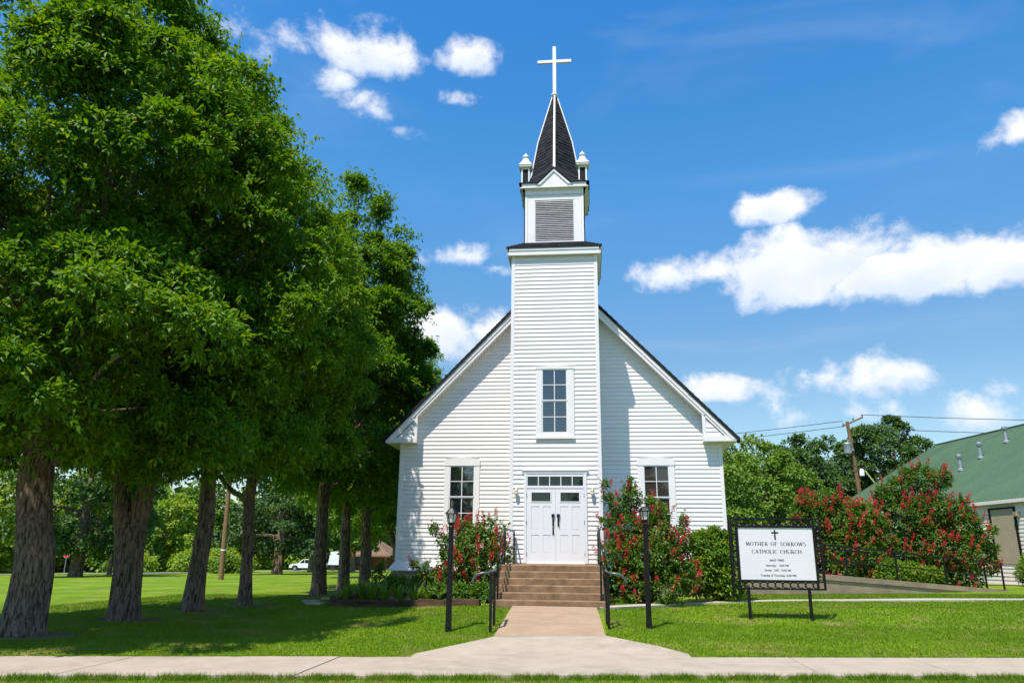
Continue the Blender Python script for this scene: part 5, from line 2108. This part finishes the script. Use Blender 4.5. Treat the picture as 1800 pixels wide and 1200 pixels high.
# raised seams of the metal sheets
b = MB()
s = S0 + .2
while s < S1:
    lim = HW
    if s > SR: lim = (S1 - s) * HW / (S1 - SR)
    if s < S0 + HW: lim = s - S0
    if lim > .1:
        p0 = Vector(hp(s, 0, zE)); p1 = Vector(hp(s, lim, zE + (zR - zE) * lim / HW))
        b.bar(p0 + Vector((0, 0, .012)), p1 + Vector((0, 0, .012)), .035, .03)
    s += .24
sm_ = b.build('roof_seam', M_GREEN, hroof); sm_['kind'] = 'stuff'
b = MB()
b.bar(hp(S0, .02, zE - .10), hp(S1, .02, zE - .10), .04, .17)
b.bar(hp(S1 - .02, 0, zE - .10), hp(S1 - .02, 2 * HW, zE - .10), .04, .17)
b.build('fascia', M_SOFF, hall)
b = MB()
b.bar(hp(S1, 0, zE + .02), hp(SR, HW, zR + .03), .14, .05)
b.bar(hp(SR, HW, zR + .03), hp(S0 + HW, HW, zR + .03), .18, .05)
b.build('ridge_cap', M_GREEN, hroof)
b = MB()
P = [hp(S0 + .3, .22, 0), hp(S1 - .25, .22, 0), hp(S1 - .25, 2 * HW - .5, 0), hp(S0 + .3, 2 * HW - .5, 0)]
b.extr_z([(p[0], p[1]) for p in P][::-1], -.5, zE - .02)
b.build('wall_core', M_WSIDE, hall)
# siding boards on the wall that is seen
z = .05
me = None
for i in range(21):
    b = MB()
    zz = .02 + i * .178
    q0, q1 = Vector(hp(S0 + .3, .22, 0)), Vector(hp(S1 - .25, .22, 0))
    o1 = -nh * .030
    o2 = -nh * .006
    b.add([q0 + Vector((0, 0, zz)) + o1, q1 + Vector((0, 0, zz)) + o1, q1 + Vector((0, 0, zz + .178)) + o2, q0 + Vector((0, 0, zz + .178)) + o2, q0 + Vector((0, 0, zz)), q1 + Vector((0, 0, zz))], [(3, 2, 1, 0), (0, 1, 5, 4)])
    b.build('siding_plank', M_WSIDE, hall)


def hwall(u0, u1, z0, z1, th, nm, m, par=hall, out=.03):
    b = MB()
    p = [Vector(hp(u0, .22, z)) - nh * (out + k) for z in (z0, z1) for k in (0, th)]
    q = [Vector(hp(u1, .22, z)) - nh * (out + k) for z in (z0, z1) for k in (0, th)]
    b.add(p + q, [(0, 1, 3, 2), (4, 6, 7, 5), (1, 5, 7, 3), (0, 2, 6, 4), (2, 3, 7, 6), (0, 4, 5, 1)])
    return b.build(nm, m, par)


d0, d1 = .95, 2.75
dd = hwall(d0 + .12, d1 - .12, .95, 3.42, .03, 'boarded_door', M_TANB)
for (u0, u1, z0, z1) in ((d0, d0 + .1, .9, 3.50), (d1 - .1, d1, .9, 3.50), (d0 + .1, d1 - .1, 3.43, 3.50)):
    hwall(u0, u1, z0, z1, .06, 'door_frame', M_BLACK, dd)
hwall(d0 - .25, d0 - .05, 3.05, 3.25, .2, 'wall_lamp', M_BRASS)
# roof vents
def roof_z(off): return zE + (zR - zE) * off / HW
for i, p in enumerate(((16.53, 11.75, 4.35), (17.31, 11.56, 4.73), (18.31, 11.34, 5.22))):
    q = sc(p)
    u = (q - e_a).dot(dh); off = (q - e_a).dot(nh)
    P = hp(u, off, 0)
    zz = roof_z(off)
    b = MB()
    b.lathe(P[0], P[1], [(.20, zz - .05), (.19, zz + .08), (.09, zz + .12), (.09, zz + .72)], 12)
    vt = b.build('roof_vent', M_GALV, hroof)
    b = MB()
    b.lathe(P[0], P[1], [(.15, zz + .70), (.17, zz + .73), (.16, zz + .86), (.05, zz + .93)], 12)
    b.build('vent_cap', M_GALV, vt)

# ------------------------------------------------------------------ utility pole and wires
px, py = 20.1, 35.0
pole = thing('utility_pole', 'leaning brown utility pole with a transformer, behind the flowering bushes', 'utility pole', (px + .5, py, 0))
b = MB()
top = Vector((px - .12, py, 10.75))
b.tube([(px + .5, py, -.3), (px + .20, py, 5.5), top], [.17, .15, .12], 12)
b.build('pole_shaft', M_POLE, pole)
b = MB()
b.bar(top + Vector((-.35, 0, -.35)), top + Vector((1.15, 0, .32)), .10, .12)
b.build('crossarm', M_POLE, pole)
for q in ((-.3, -.28), (1.1, .38), (.45, .1)):
    b = MB()
    c = top + Vector((q[0], 0, q[1]))
    b.lathe(c.x, c.y, [(.03, c.z), (.06, c.z + .05), (.035, c.z + .08), (.06, c.z + .12), (.02, c.z + .17)], 8)
    b.build('insulator', M_STEEL, pole)
b = MB()
b.lathe(px - .38, py - .25, [(.20, 8.35), (.27, 8.40), (.27, 9.05), (.28, 9.07), (.25, 9.15), (.08, 9.2)], 16)
b.box(px - .2, px + .05, py - .3, py - .1, 8.6, 8.7)
b.build('transformer', M_GALV, pole)
b = MB()
b.lathe(px + .42, py - .25, [(.10, 6.75), (.17, 6.8), (.17, 7.1), (.12, 7.25), (.05, 7.3)], 12)
b.build('white_fitting', M_TRIM, pole)
b = MB()
b.tube([(px + .3, py - .2, 7.9), (px + 3.2, py - 1.5, 2.2)], .02, 5)
b.build('guy_wire', M_WIRE, pole)
b = MB()
b.tube([(px + .62, py - .35, 7.15), (px + 1.55, py - .8, 5.4)], .045, 6)
b.build('guy_guard', mat('yellow_green_plastic', (.45, .55, .12), .5), pole)


def wire(a, c, sag, r, label, grp):
    b = MB()
    a, c = Vector(a), Vector(c)
    pts = []
    n = 16
    for i in range(n + 1):
        t_ = i / n
        p = a.lerp(c, t_)
        p.z -= sag * 4 * t_ * (1 - t_)
        pts.append(p)
    b.tube(pts, r, 4)
    tag(b.build('power_line', M_WIRE, None, tuple(a)), label, 'power line', grp)


wire(top + Vector((1.1, 0, .5)), (top.x + 40, 29, 9.9), .5, .022, 'upper power line running right from the utility pole', 'overhead power lines')
wire(top + Vector((1.1, 0, -.5)), (top.x + 40, 29, 9.0), .5, .022, 'lower power line running right from the utility pole', 'overhead power lines')
wire(top + Vector((-.3, 0, .05)), (-24, 45, 10.2), .9, .022, 'upper power line running left from the utility pole', 'overhead power lines')
wire(top + Vector((-.3, 0, -.35)), (-24, 44.5, 9.5), .9, .022, 'second power line running left from the utility pole', 'overhead power lines')
wire((px + .2, py - .2, 7.55), (-24, 44, 7.6), .5, .016, 'thin cable running left from the pole in front of the trees, upper', 'overhead power lines')
wire((px + .2, py - .2, 7.2), (-24, 44, 7.0), .5, .016, 'thin cable running left from the pole in front of the trees, lower', 'overhead power lines')
wire((px + .2, py - .2, 7.3), (top.x + 40, 29, 6.6), .5, .016, 'thin cable running right from the pole toward the hall roof', 'overhead power lines')
wire((px + .3, py - .2, 5.35), (-24, 42, 5.0), .3, .016, 'lowest cable running left from the pole toward the church', 'overhead power lines')

# pole in the park on the left
ppx, ppy = -24.9, 31.5
zg = ground(ppx, ppy)
pp = thing('wooden_pole', 'bare light brown wooden pole on the lawn beyond the tree row', 'pole', (ppx, ppy, zg))
b = MB(); b.tube([(ppx, ppy, zg - .3), (ppx - .2, ppy, zg + 9)], [.19, .13], 12); b.build('pole_shaft', M_POLE, pp)
b = MB(); b.lathe(ppx - .045, ppy, [(.195, zg + 1.95), (.195, zg + 2.05)], 12); b.build('band', M_TRIM, pp)

# stop sign
sx0, sy0 = -47.8, 46.2
sx0, sy0 = -58.0, 61.5
zg = ground(sx0, sy0)
ss_ = thing('stop_sign', 'red octagonal stop sign on a thin post across the lawn', 'sign', (sx0, sy0, zg))
b = MB(); b.tube([(sx0, sy0, zg - .2), (sx0, sy0, zg + 2.45)], .035, 6); b.build('post', M_GALV, ss_)
b = MB()
for r, yy, nm, m_ in ((.40, sy0 - .05, 'sign_border', M_TRIM), (.365, sy0 - .065, 'sign_face', M_RED)):
    b = MB()
    poly = [(sx0 + r * math.cos(PI / 8 + PI / 4 * i), zg + 2.1 + r * math.sin(PI / 8 + PI / 4 * i)) for i in range(8)]
    b.extr_y(poly, yy, yy + .012)
    fo = b.build(nm, m_, ss_)
text_line('STOP', sx0, zg + 1.98, .34, sy0 - .068, M_TRIM, fo)

# far road on the left
b = MB()
rp = [(-110, 50), (-80, 52), (-62, 56), (-52, 64), (-45, 78), (-42, 96), (-20, 99), (30, 100)]
vs, fs = [], []
for i, (x, y) in enumerate(rp):
    p0, p1 = rp[max(i - 1, 0)], rp[min(i + 1, len(rp) - 1)]
    d = Vector((p1[0] - p0[0], p1[1] - p0[1])).normalized()
    for k in (-3, 3):
        qx, qy = x - d.y * k, y + d.x * k
        vs.append((qx, qy, ground(qx, qy) + .05))
fs = [(2 * i, 2 * i + 1, 2 * i + 3, 2 * i + 2) for i in range(len(rp) - 1)]
b.add(vs, [tuple(reversed(f)) for f in fs])
tag(b.build('road', M_ROADP), kind='structure')


# ------------------------------------------------------------------ pickup and trailer
def pickup(x, y, label):
    z = ground(x, y) + .02
    t = thing('pickup_truck', label, 'pickup truck', (x, y, z))
    L = 5.5
    w = .95
    b = MB()      # side profile, nose to the left
    prof = [(0, .45), (0, .80), (.10, .95), (.45, 1.05), (1.35, 1.12), (1.50, 1.13), (3.3, 1.13), (5.45, 1.13), (5.5, 1.08), (5.5, .45), (4.65, .45), (4.55, .72), (4.3, .86), (3.95, .86), (3.72, .72), (3.62, .45), (1.45, .45), (1.35, .72), (1.1, .86), (.75, .86), (.52, .72), (.42, .45)]
    b.extr_y([(x + px_, z + pz) for px_, pz in prof][::-1], y - w, y + w)
    b.build('body', M_CAR, t)
    b = MB()
    cab = [(1.35, 1.125), (2.05, 1.70), (2.25, 1.76), (3.0, 1.76), (3.15, 1.72), (3.28, 1.125)]
    b.extr_y([(x + px_, z + pz) for px_, pz in cab][::-1], y - w + .10, y + w - .10)
    b.build('cab', M_CAR, t)
    for pts in ([(1.62, 1.17), (2.15, 1.62), (2.30, 1.66), (2.38, 1.66), (2.38, 1.17)], [(2.46, 1.17), (2.46, 1.66), (2.98, 1.66), (3.10, 1.17)]):
        b = MB()
        b.extr_y([(x + px_, z + pz) for px_, pz in pts][::-1], y - w + .085, y - w + .105)
        b.build('side_window', M_GLASS, t)
    for wx in (.93, 4.13):
        for sy_ in (-1, 1):
            b = MB()
            yy = y + sy_ * (w - .12)
            b.tube([(x + wx, yy - .12, z + .36), (x + wx, yy + .12, z + .36)], .36, 18)
            wh = b.build('wheel', M_TYRE, t)
            b = MB()
            b.tube([(x + wx, yy - .13, z + .36), (x + wx, yy + .13, z + .36)], .20, 12)
            b.build('rim', M_GALV, wh)
    b = MB(); b.box(x - .05, x + .02, y - w + .02, y + w - .02, z + .42, z + .62); b.box(x + L - .02, x + L + .06, y - w + .02, y + w - .02, z + .45, z + .62)
    b.build('bumper', M_GALV, t)


pickup(-45.6, 97.5, 'white pickup truck facing left, parked beyond the lawn behind the tree trunks')
tx, ty = -39.6, 98.2
tz = ground(tx, ty)
tr = thing('box_trailer', 'tall white box trailer parked behind the pickup truck', 'trailer', (tx, ty, tz))
b = MB(); b.extr_y([(tx - .0, tz + .9), (tx + 3.6, tz + .9), (tx + 3.6, tz + 2.9), (tx + .35, tz + 2.9)], ty - 1.1, ty + 1.1); b.build('box', M_CAR, tr)
for wx in (.8, 2.8):
    b = MB(); b.tube([(tx + wx, ty - 1.05, tz + .4), (tx + wx, ty - .8, tz + .4)], .4, 16); b.build('wheel', M_TYRE, tr)
b = MB(); b.box(tx, tx + 3.6, ty - 1.0, ty + 1.0, tz + .5, tz + .88); b.build('chassis', M_BLACK, tr)

# brown house far behind
hx, hy = -36.0, 103.0
hz = ground(hx, hy)
hs_o = thing('house', 'small brown roofed brick house far behind the tree row', 'house', (hx, hy, hz))
b = MB(); b.box(hx - 4, hx + 3.6, hy, hy + 6, hz - .5, hz + 2.4); b.build('wall', M_BRICK, hs_o)
b = MB(); b.add([(hx - 5, hy - 1.5, hz + 2.4), (hx + 5.2, hy - 1.5, hz + 2.4), (hx + 5.2, hy + 7, hz + 2.4), (hx - 5, hy + 7, hz + 2.4), (hx + .3, hy + 1, hz + 5.8), (hx + .3, hy + 5, hz + 5.8), (hx - 5, hy - 1.5, hz + 2.15), (hx + 5.2, hy - 1.5, hz + 2.15)],
             [(0, 1, 4), (1, 2, 5, 4), (2, 3, 5), (3, 0, 4, 5), (6, 7, 1, 0), (3, 2, 7, 6)])
b.build('roof', M_ROOFB, hs_o)
for cx_ in (-4.4, -1.5, 1.8, 4.4):
    b = MB(); b.box(hx + cx_ - .22, hx + cx_ + .22, hy - 1.2, hy - .75, hz - .5, hz + 2.14); b.build('porch_column', M_BRICK, hs_o)
b = MB(); b.box(hx - 1, hx + .4, hy - .04, hy - .01, hz + .9, hz + 2.0); b.build('window', M_GLASS, hs_o)


# ------------------------------------------------------------------ background trees
def far_tree(x, y, H, CR, CB, n, leaf, m, label, grp, seed, bark=M_BARK, style='round', name='park_tree', tr=None, z=None):
    rng = np.random.default_rng(seed)
    z0 = ground(x, y) if z is None else z
    t = thing(name, label, 'tree', (x, y, z0), grp)
    mb = MB()
    tr = tr or H * .022
    trunk_mesh(mb, [(x, y, z0 - .2), (x + .1, y, z0 + H * .3), (x + .1, y, z0 + H * .8)], [tr, tr * .8, tr * .25], 12, seed, .05, .35)
    if style == 'cedar':
        prof = [(z0 + CB, CR * .7), (z0 + CB + H * .15, CR), (z0 + H * .55, CR * .95), (z0 + H * .8, CR * .6), (z0 + H, CR * .12)]
        C = puffs(rng, x, y, prof, 110, .15)
        C[:, 2] = z0 + CB + np.round((C[:, 2] - z0 - CB) / (H * .085)) * (H * .085) + rng.uniform(-.15, .15, len(C))
        rad = rng.uniform(.11, .20, len(C)) * H * .8
        flat = .28
    else:
        lob = CR * (1.0 if style == 'round' else 1.1)
        prof = [(z0 + CB, lob * .55), (z0 + CB + H * .12, lob * .9), (z0 + H * .5, lob), (z0 + H * .75, lob * .82), (z0 + H * .90, lob * .52), (z0 + H * .97, lob * .25), (z0 + H, lob * .08)]
        C = puffs(rng, x, y, prof, 120, .35)
        rad = rng.uniform(.09, .17, len(C)) * CR * 1.7
        flat = .75
    for k in range(8):
        c = C[rng.integers(0, len(C))]
        limb_mesh(mb, (x + .1, y, z0 + max(CB * .8, H * .3) + (c[2] - z0) * .2), tuple(c), tr * .35, tr * .08, .08, 5, 5, rng)
    mb.build('trunk', bark, t)
    Sx, O = puff_sprigs(rng, C, rad, n, flat, np.array([x, y, z0 + H * .5]), .5)
    V = sprigs(rng, Sx, O, 4, leaf, leaf * .62, .9, .1, .25)
    tri_mesh('crown', V, m, t)


rb = random.Random(42)
# trees right of the church
RT = [
    (8.5, 24, 7.6, 3.0, .8, 3600, .26, M_FARM, 'round', 'bushy tree showing right at the church corner'),
    (13.2, 33, 9.0, 3.6, .8, 4200, .28, M_FARM, 'round', 'mid green tree left of the utility pole, tallest of its clump'),
    (17.5, 39, 10.0, 3.3, 1, 4400, .28, M_FARD, 'round', 'pointed dark tree just left of the utility pole'),
    (11.6, 39, 9.6, 3.4, 1, 3400, .30, M_FARD, 'round', 'darker tree behind the bushy tree by the church corner'),
    (25.6, 42, 12.0, 5.3, 1.2, 15000, .28, M_FARD, 'round', 'large dark broad crowned tree between the utility pole and green roof'),
    (21.3, 46, 10.6, 4.2, 1.2, 4200, .3, M_FARD, 'round', 'dark tree directly behind the utility pole'),
    (31.0, 50, 10.4, 4.6, 1.2, 4500, .32, M_FARD, 'round', 'dark tree rising behind the ridge of the green roof'),
    (9.0, 32, 6.0, 3.0, .3, 3000, .26, M_FARL, 'round', 'low yellow green tree beside the church wall'),
    (15.5, 26, 4.6, 2.8, .3, 2600, .22, M_FARM, 'round', 'low leafy tree directly behind the orange red flowering bush'),
]
for i, (x, y, H, CR, CB, n, lf, m_, sty, lab) in enumerate(RT):
    far_tree(x, y, H, CR, CB, n, lf, m_, lab, 'trees behind the church on the right', 300 + i, style=sty, name='cedar_tree' if sty == 'cedar' else 'broadleaf_tree')
# park trees left
LT = [
    (-31.2, 56.8, 10.5, 5.6, 2.2, 5200, .34, M_CEDL, 'cedar', 'cedar with a pale fluted trunk on the lawn left of the pickup truck', M_BARKP, .55),
    (-43.5, 42.5, 13.0, 5.6, 2.2, 5200, .36, M_FARD, 'round', 'large dark tree beside the stop sign', M_BARK, .55),
    (-46.5, 52.0, 11.0, 3.6, 3.0, 2600, .36, M_FARM, 'round', 'slim trunked tree right of the stop sign tree', M_BARKP, .22),
    (-34.6, 76.0, 13.0, 4.6, 3.2, 3600, .40, M_FARM, 'round', 'leaning pale trunked tree between pickup truck and trailer', M_BARKP, .42),
    (-28.4, 73.0, 12.5, 4.4, 3.0, 3600, .40, M_FARM, 'round', 'pale trunked tree right of the white trailer', M_BARKP, .48),
    (-16.4, 38.0, 12.0, 4.4, 3.2, 3800, .34, M_FARM, 'round', 'forked dark tree close behind the end of the tree row', M_BARK, .42),
    (-8.2, 33.0, 12.5, 3.8, 2.5, 4200, .30, M_FARL, 'round', 'light green tree showing above the left slope of the church roof', M_BARK, .35),
]
for i, (x, y, H, CR, CB, n, lf, m_, sty, lab, bk, trr) in enumerate(LT):
    far_tree(x, y, H, CR, CB, n, lf, m_, lab, 'trees scattered in the park on the left', 400 + i, bk, sty, 'park_tree', trr)
# edge of the wood
kinds = ['bright yellow green', 'mid green', 'dark green', 'pale green']
WL_ = []
ORD = 'leftmost second third fourth fifth sixth seventh eighth ninth tenth eleventh twelfth thirteenth fourteenth fifteenth sixteenth seventeenth eighteenth nineteenth twentieth twenty-first twenty-second twenty-third twenty-fourth twenty-fifth'.split()
for i in range(25):
    ang = -58 + i * 2.35
    r = rb.uniform(110, 126)
    if -28 < ang < -11: r = rb.uniform(142, 152)
    x = CAM.x + r * math.sin(math.radians(ang)); y = CAM.y + r * math.cos(math.radians(ang))
    WL_.append((x, y))
    m_ = [M_FARL, M_FARM, M_FARD, M_FARL][i % 4] if 14 < i else [M_FARL, M_FARM, M_FARL, M_FARM][i % 4]  # brighter leaf mix up to the middle: backlit look put into the colour
    H = rb.uniform(9.5, 15)
    far_tree(x, y, H, H * .42, .2, 2000, .62, m_, ORD[i] + ' tree from the left along the wood edge that closes the park', 'trees along the wood edge beyond the park', 500 + i, name='wood_edge_tree')
# low bright bushes in front of the wood
rng = np.random.default_rng(77)
for i, (x, y, s_, lab) in enumerate(((-57, 73, 1.9, 'low bright green bush at the wood edge behind the thick nearest trunk'), (-47, 78, 2.4, 'large yellow green bush between the first two trunks of the row'), (-50, 74, 1.8, 'yellow green bush right of the forked trunk'), (-41, 66, 1.3, 'small round green bush between forked trunk and third trunk'),
                                  (-63, 100, 1.8, 'bright bush behind the bare wooden pole'), (-70, 66, 2.4, 'green bush at the left edge of the lawn'))):
    z0 = ground(x, y)
    shrub(lab, [(x, y, z0 + s_ * .6, s_), (x + s_, y, z0 + s_ * .4, s_ * .8), (x - s_, y + 1, z0 + s_ * .5, s_ * .8)], 900, .42, M_FARL if i != 3 else M_FARM, 700 + i, 'bushes before the wood edge', 'park_bush', 4)
# far woods closing the horizon
n = 52000
ang = np.radians(rng.uniform(-66, 62, n))
r = rng.uniform(158, 180, n)
x = CAM.x + r * np.sin(ang); y = CAM.y + r * np.cos(ang)
top_ = 9 + 4.5 * np.sin(ang * 31) + 2.4 * np.sin(ang * 77 + 1) + 1.5 * np.sin(ang * 173)
z = -2.2 + (top_ + 3) * rng.uniform(0, 1, n) ** .8 * 1.2
P = np.stack([x, y, z], 1)
O = norm(CAMP - P) * .7 + norm(rng.normal(size=(n, 3)))
tri_mesh('far_woods', leaves(rng, P, norm(rng.normal(size=(n, 3))), norm(O + np.array([0, 0, .8])), 2.3, 1.7), M_FARD)['kind'] = 'stuff'
# trees across the street behind the viewer
for i, (x, y, H, CR) in enumerate(((-13, -40, 12, 5), (4, -44, 10, 4.5), (20, -41, 12, 5))):
    far_tree(x, y, H, CR, 2.5, 1500, .55, M_FARD, ['street tree across the road, behind the viewpoint to the left', 'street tree across the road, directly behind the viewpoint', 'street tree across the road, behind the viewpoint to the right'][i], 'street trees across the road', 800 + i, name='street_tree', z=-.5)

# ------------------------------------------------------------------ grass blades
def blades(n, x0, x1, y0, y1, h, seed, far=1.0):
    rng = np.random.default_rng(seed)
    x = rng.uniform(x0, x1, n); y = rng.uniform(y0, y1, n)
    s = y - .165 * x
    ok = np.ones(n, bool)
    ok &= ~((s > -11.17) & (s < -9.25))
    # flared slab and walk
    inside = (x > -.84) & (x < 1.20) & (y > -7.7) & (y < -4.0)
    ok &= ~inside
    ok &= ~((s >= -9.3) & (y < -7.15 - .0 * x) & (x > -1.9 + np.clip((y + 9.2) * .62, 0, 1.1)) & (x < 2.50 - np.clip((y + 8.5), 0, 1.35)))
    ok &= ~((np.abs(x) < WS + .02) & (y > -LND - 5 * TD - .02) & (y < 0))
    # planting bed and church
    ok &= ~((x > -5.45) & (x < 0) & (y > -2.80 - (x + 5.3) * .207))
    ok &= ~((np.abs(x) < 5.2) & (y > 1.75))
    ok &= ~((x > 1.2) & (x < 5.1) & (y > -1.9 + (x - 1.2) * .35))
    px_ = np.array([p[0] for p in pts_path]); py_ = np.array([p[1] for p in pts_path])
    yc = np.interp(x, px_, py_)
    ok &= ~((x > 1.15) & (y > yc - .02) & (y < yc + .46))
    ok &= ~((x > 5.4) & (y > 2.7 + (x - 5.4) * .574))
    x, y = x[ok], y[ok]
    for (tx_, ty_) in [(r[0], r[1]) for r in MAPLE_ROWS]:
        k_ = (np.abs(x - tx_ - .2) / 1.3) ** 2 + (y - ty_) ** 2 > .36 * rng.uniform(.6, 1.3, len(x))
        x, y = x[k_], y[k_]
    gx = np.linspace(x.min() - .1, x.max() + .1, 200); gy = np.linspace(y.min() - .1, y.max() + .1, 200)
    Z = np.array([[lawn_z(a, c) for a in gx] for c in gy])
    ix = np.clip((x - gx[0]) / (gx[1] - gx[0]), 0, 198.999); iy = np.clip((y - gy[0]) / (gy[1] - gy[0]), 0, 198.999)
    i0, j0 = ix.astype(int), iy.astype(int)
    fx_, fy_ = ix - i0, iy - j0
    z = Z[j0, i0] * (1 - fx_) * (1 - fy_) + Z[j0, i0 + 1] * fx_ * (1 - fy_) + Z[j0 + 1, i0] * (1 - fx_) * fy_ + Z[j0 + 1, i0 + 1] * fx_ * fy_
    m_ = len(x)
    a = rng.uniform(0, 2 * PI, m_)
    hh = h * rng.uniform(.55, 1.35, m_)
    w = rng.uniform(.004, .008, m_) * far
    lean = rng.normal(size=(m_, 2)) * .45
    P = np.stack([x, y, z - .01], 1)
    s_ = np.stack([np.cos(a), np.sin(a), 0 * a], 1) * w[:, None]
    tip = P + np.stack([lean[:, 0] * hh, lean[:, 1] * hh, hh], 1)
    return np.stack([P - s_, P + s_, tip], 1)


pts_path = pts = [(1.13, -4.2), (1.57, -3.8), (2.15, -2.7), (2.77, -1.82), (3.4, -1.19), (4.04, -.72), (4.83, -.31), (6.46, .36), (8.07, .76), (10.57, 1.43), (13.12, 2.02), (20, 3.6), (34, 6.8)]
V = np.concatenate([blades(330000, -12.5, 10.5, -12.9, -4.5, .045, 1, 1.0), blades(200000, -14, 15, -4.5, 6, .05, 2, 1.4)])
tri_mesh('grass', V, M_BLADE, per=3, tris=((0, 1, 2),))['kind'] = 'stuff'
# taller tufts along the edges of the concrete
rng = np.random.default_rng(9)
n = 52000
x = rng.uniform(-9, 9, n)
side_s = rng.random(n)
s = np.where(side_s < .55, -11.16 - np.abs(rng.normal(size=n)) * .09, -9.285 + np.abs(rng.normal(size=n)) * .05)
y = s + .165 * x
ok = ~((s > -9.3) & (x > -2.4) & (x < 2.9))
clump = np.sin(x * 7) + np.sin(x * 17.3 + 2) + rng.normal(size=n) * .7
ok &= clump > -.4
x, y = x[ok], y[ok]
m_ = len(x)
a = rng.uniform(0, 2 * PI, m_)
hh = np.where(s[ok] > -10, .055, .07) * rng.uniform(.5, 1.6, m_)
P = np.stack([x, y, np.full(m_, -.44)], 1)
s_ = np.stack([np.cos(a), np.sin(a), 0 * a], 1) * .006
tip = P + np.stack([rng.normal(size=m_) * .5 * hh, rng.normal(size=m_) * .5 * hh, hh], 1)
o = tri_mesh('edge_grass', np.stack([P - s_, P + s_, tip], 1), M_BLADE, per=3, tris=((0, 1, 2),)); o['kind'] = 'stuff'
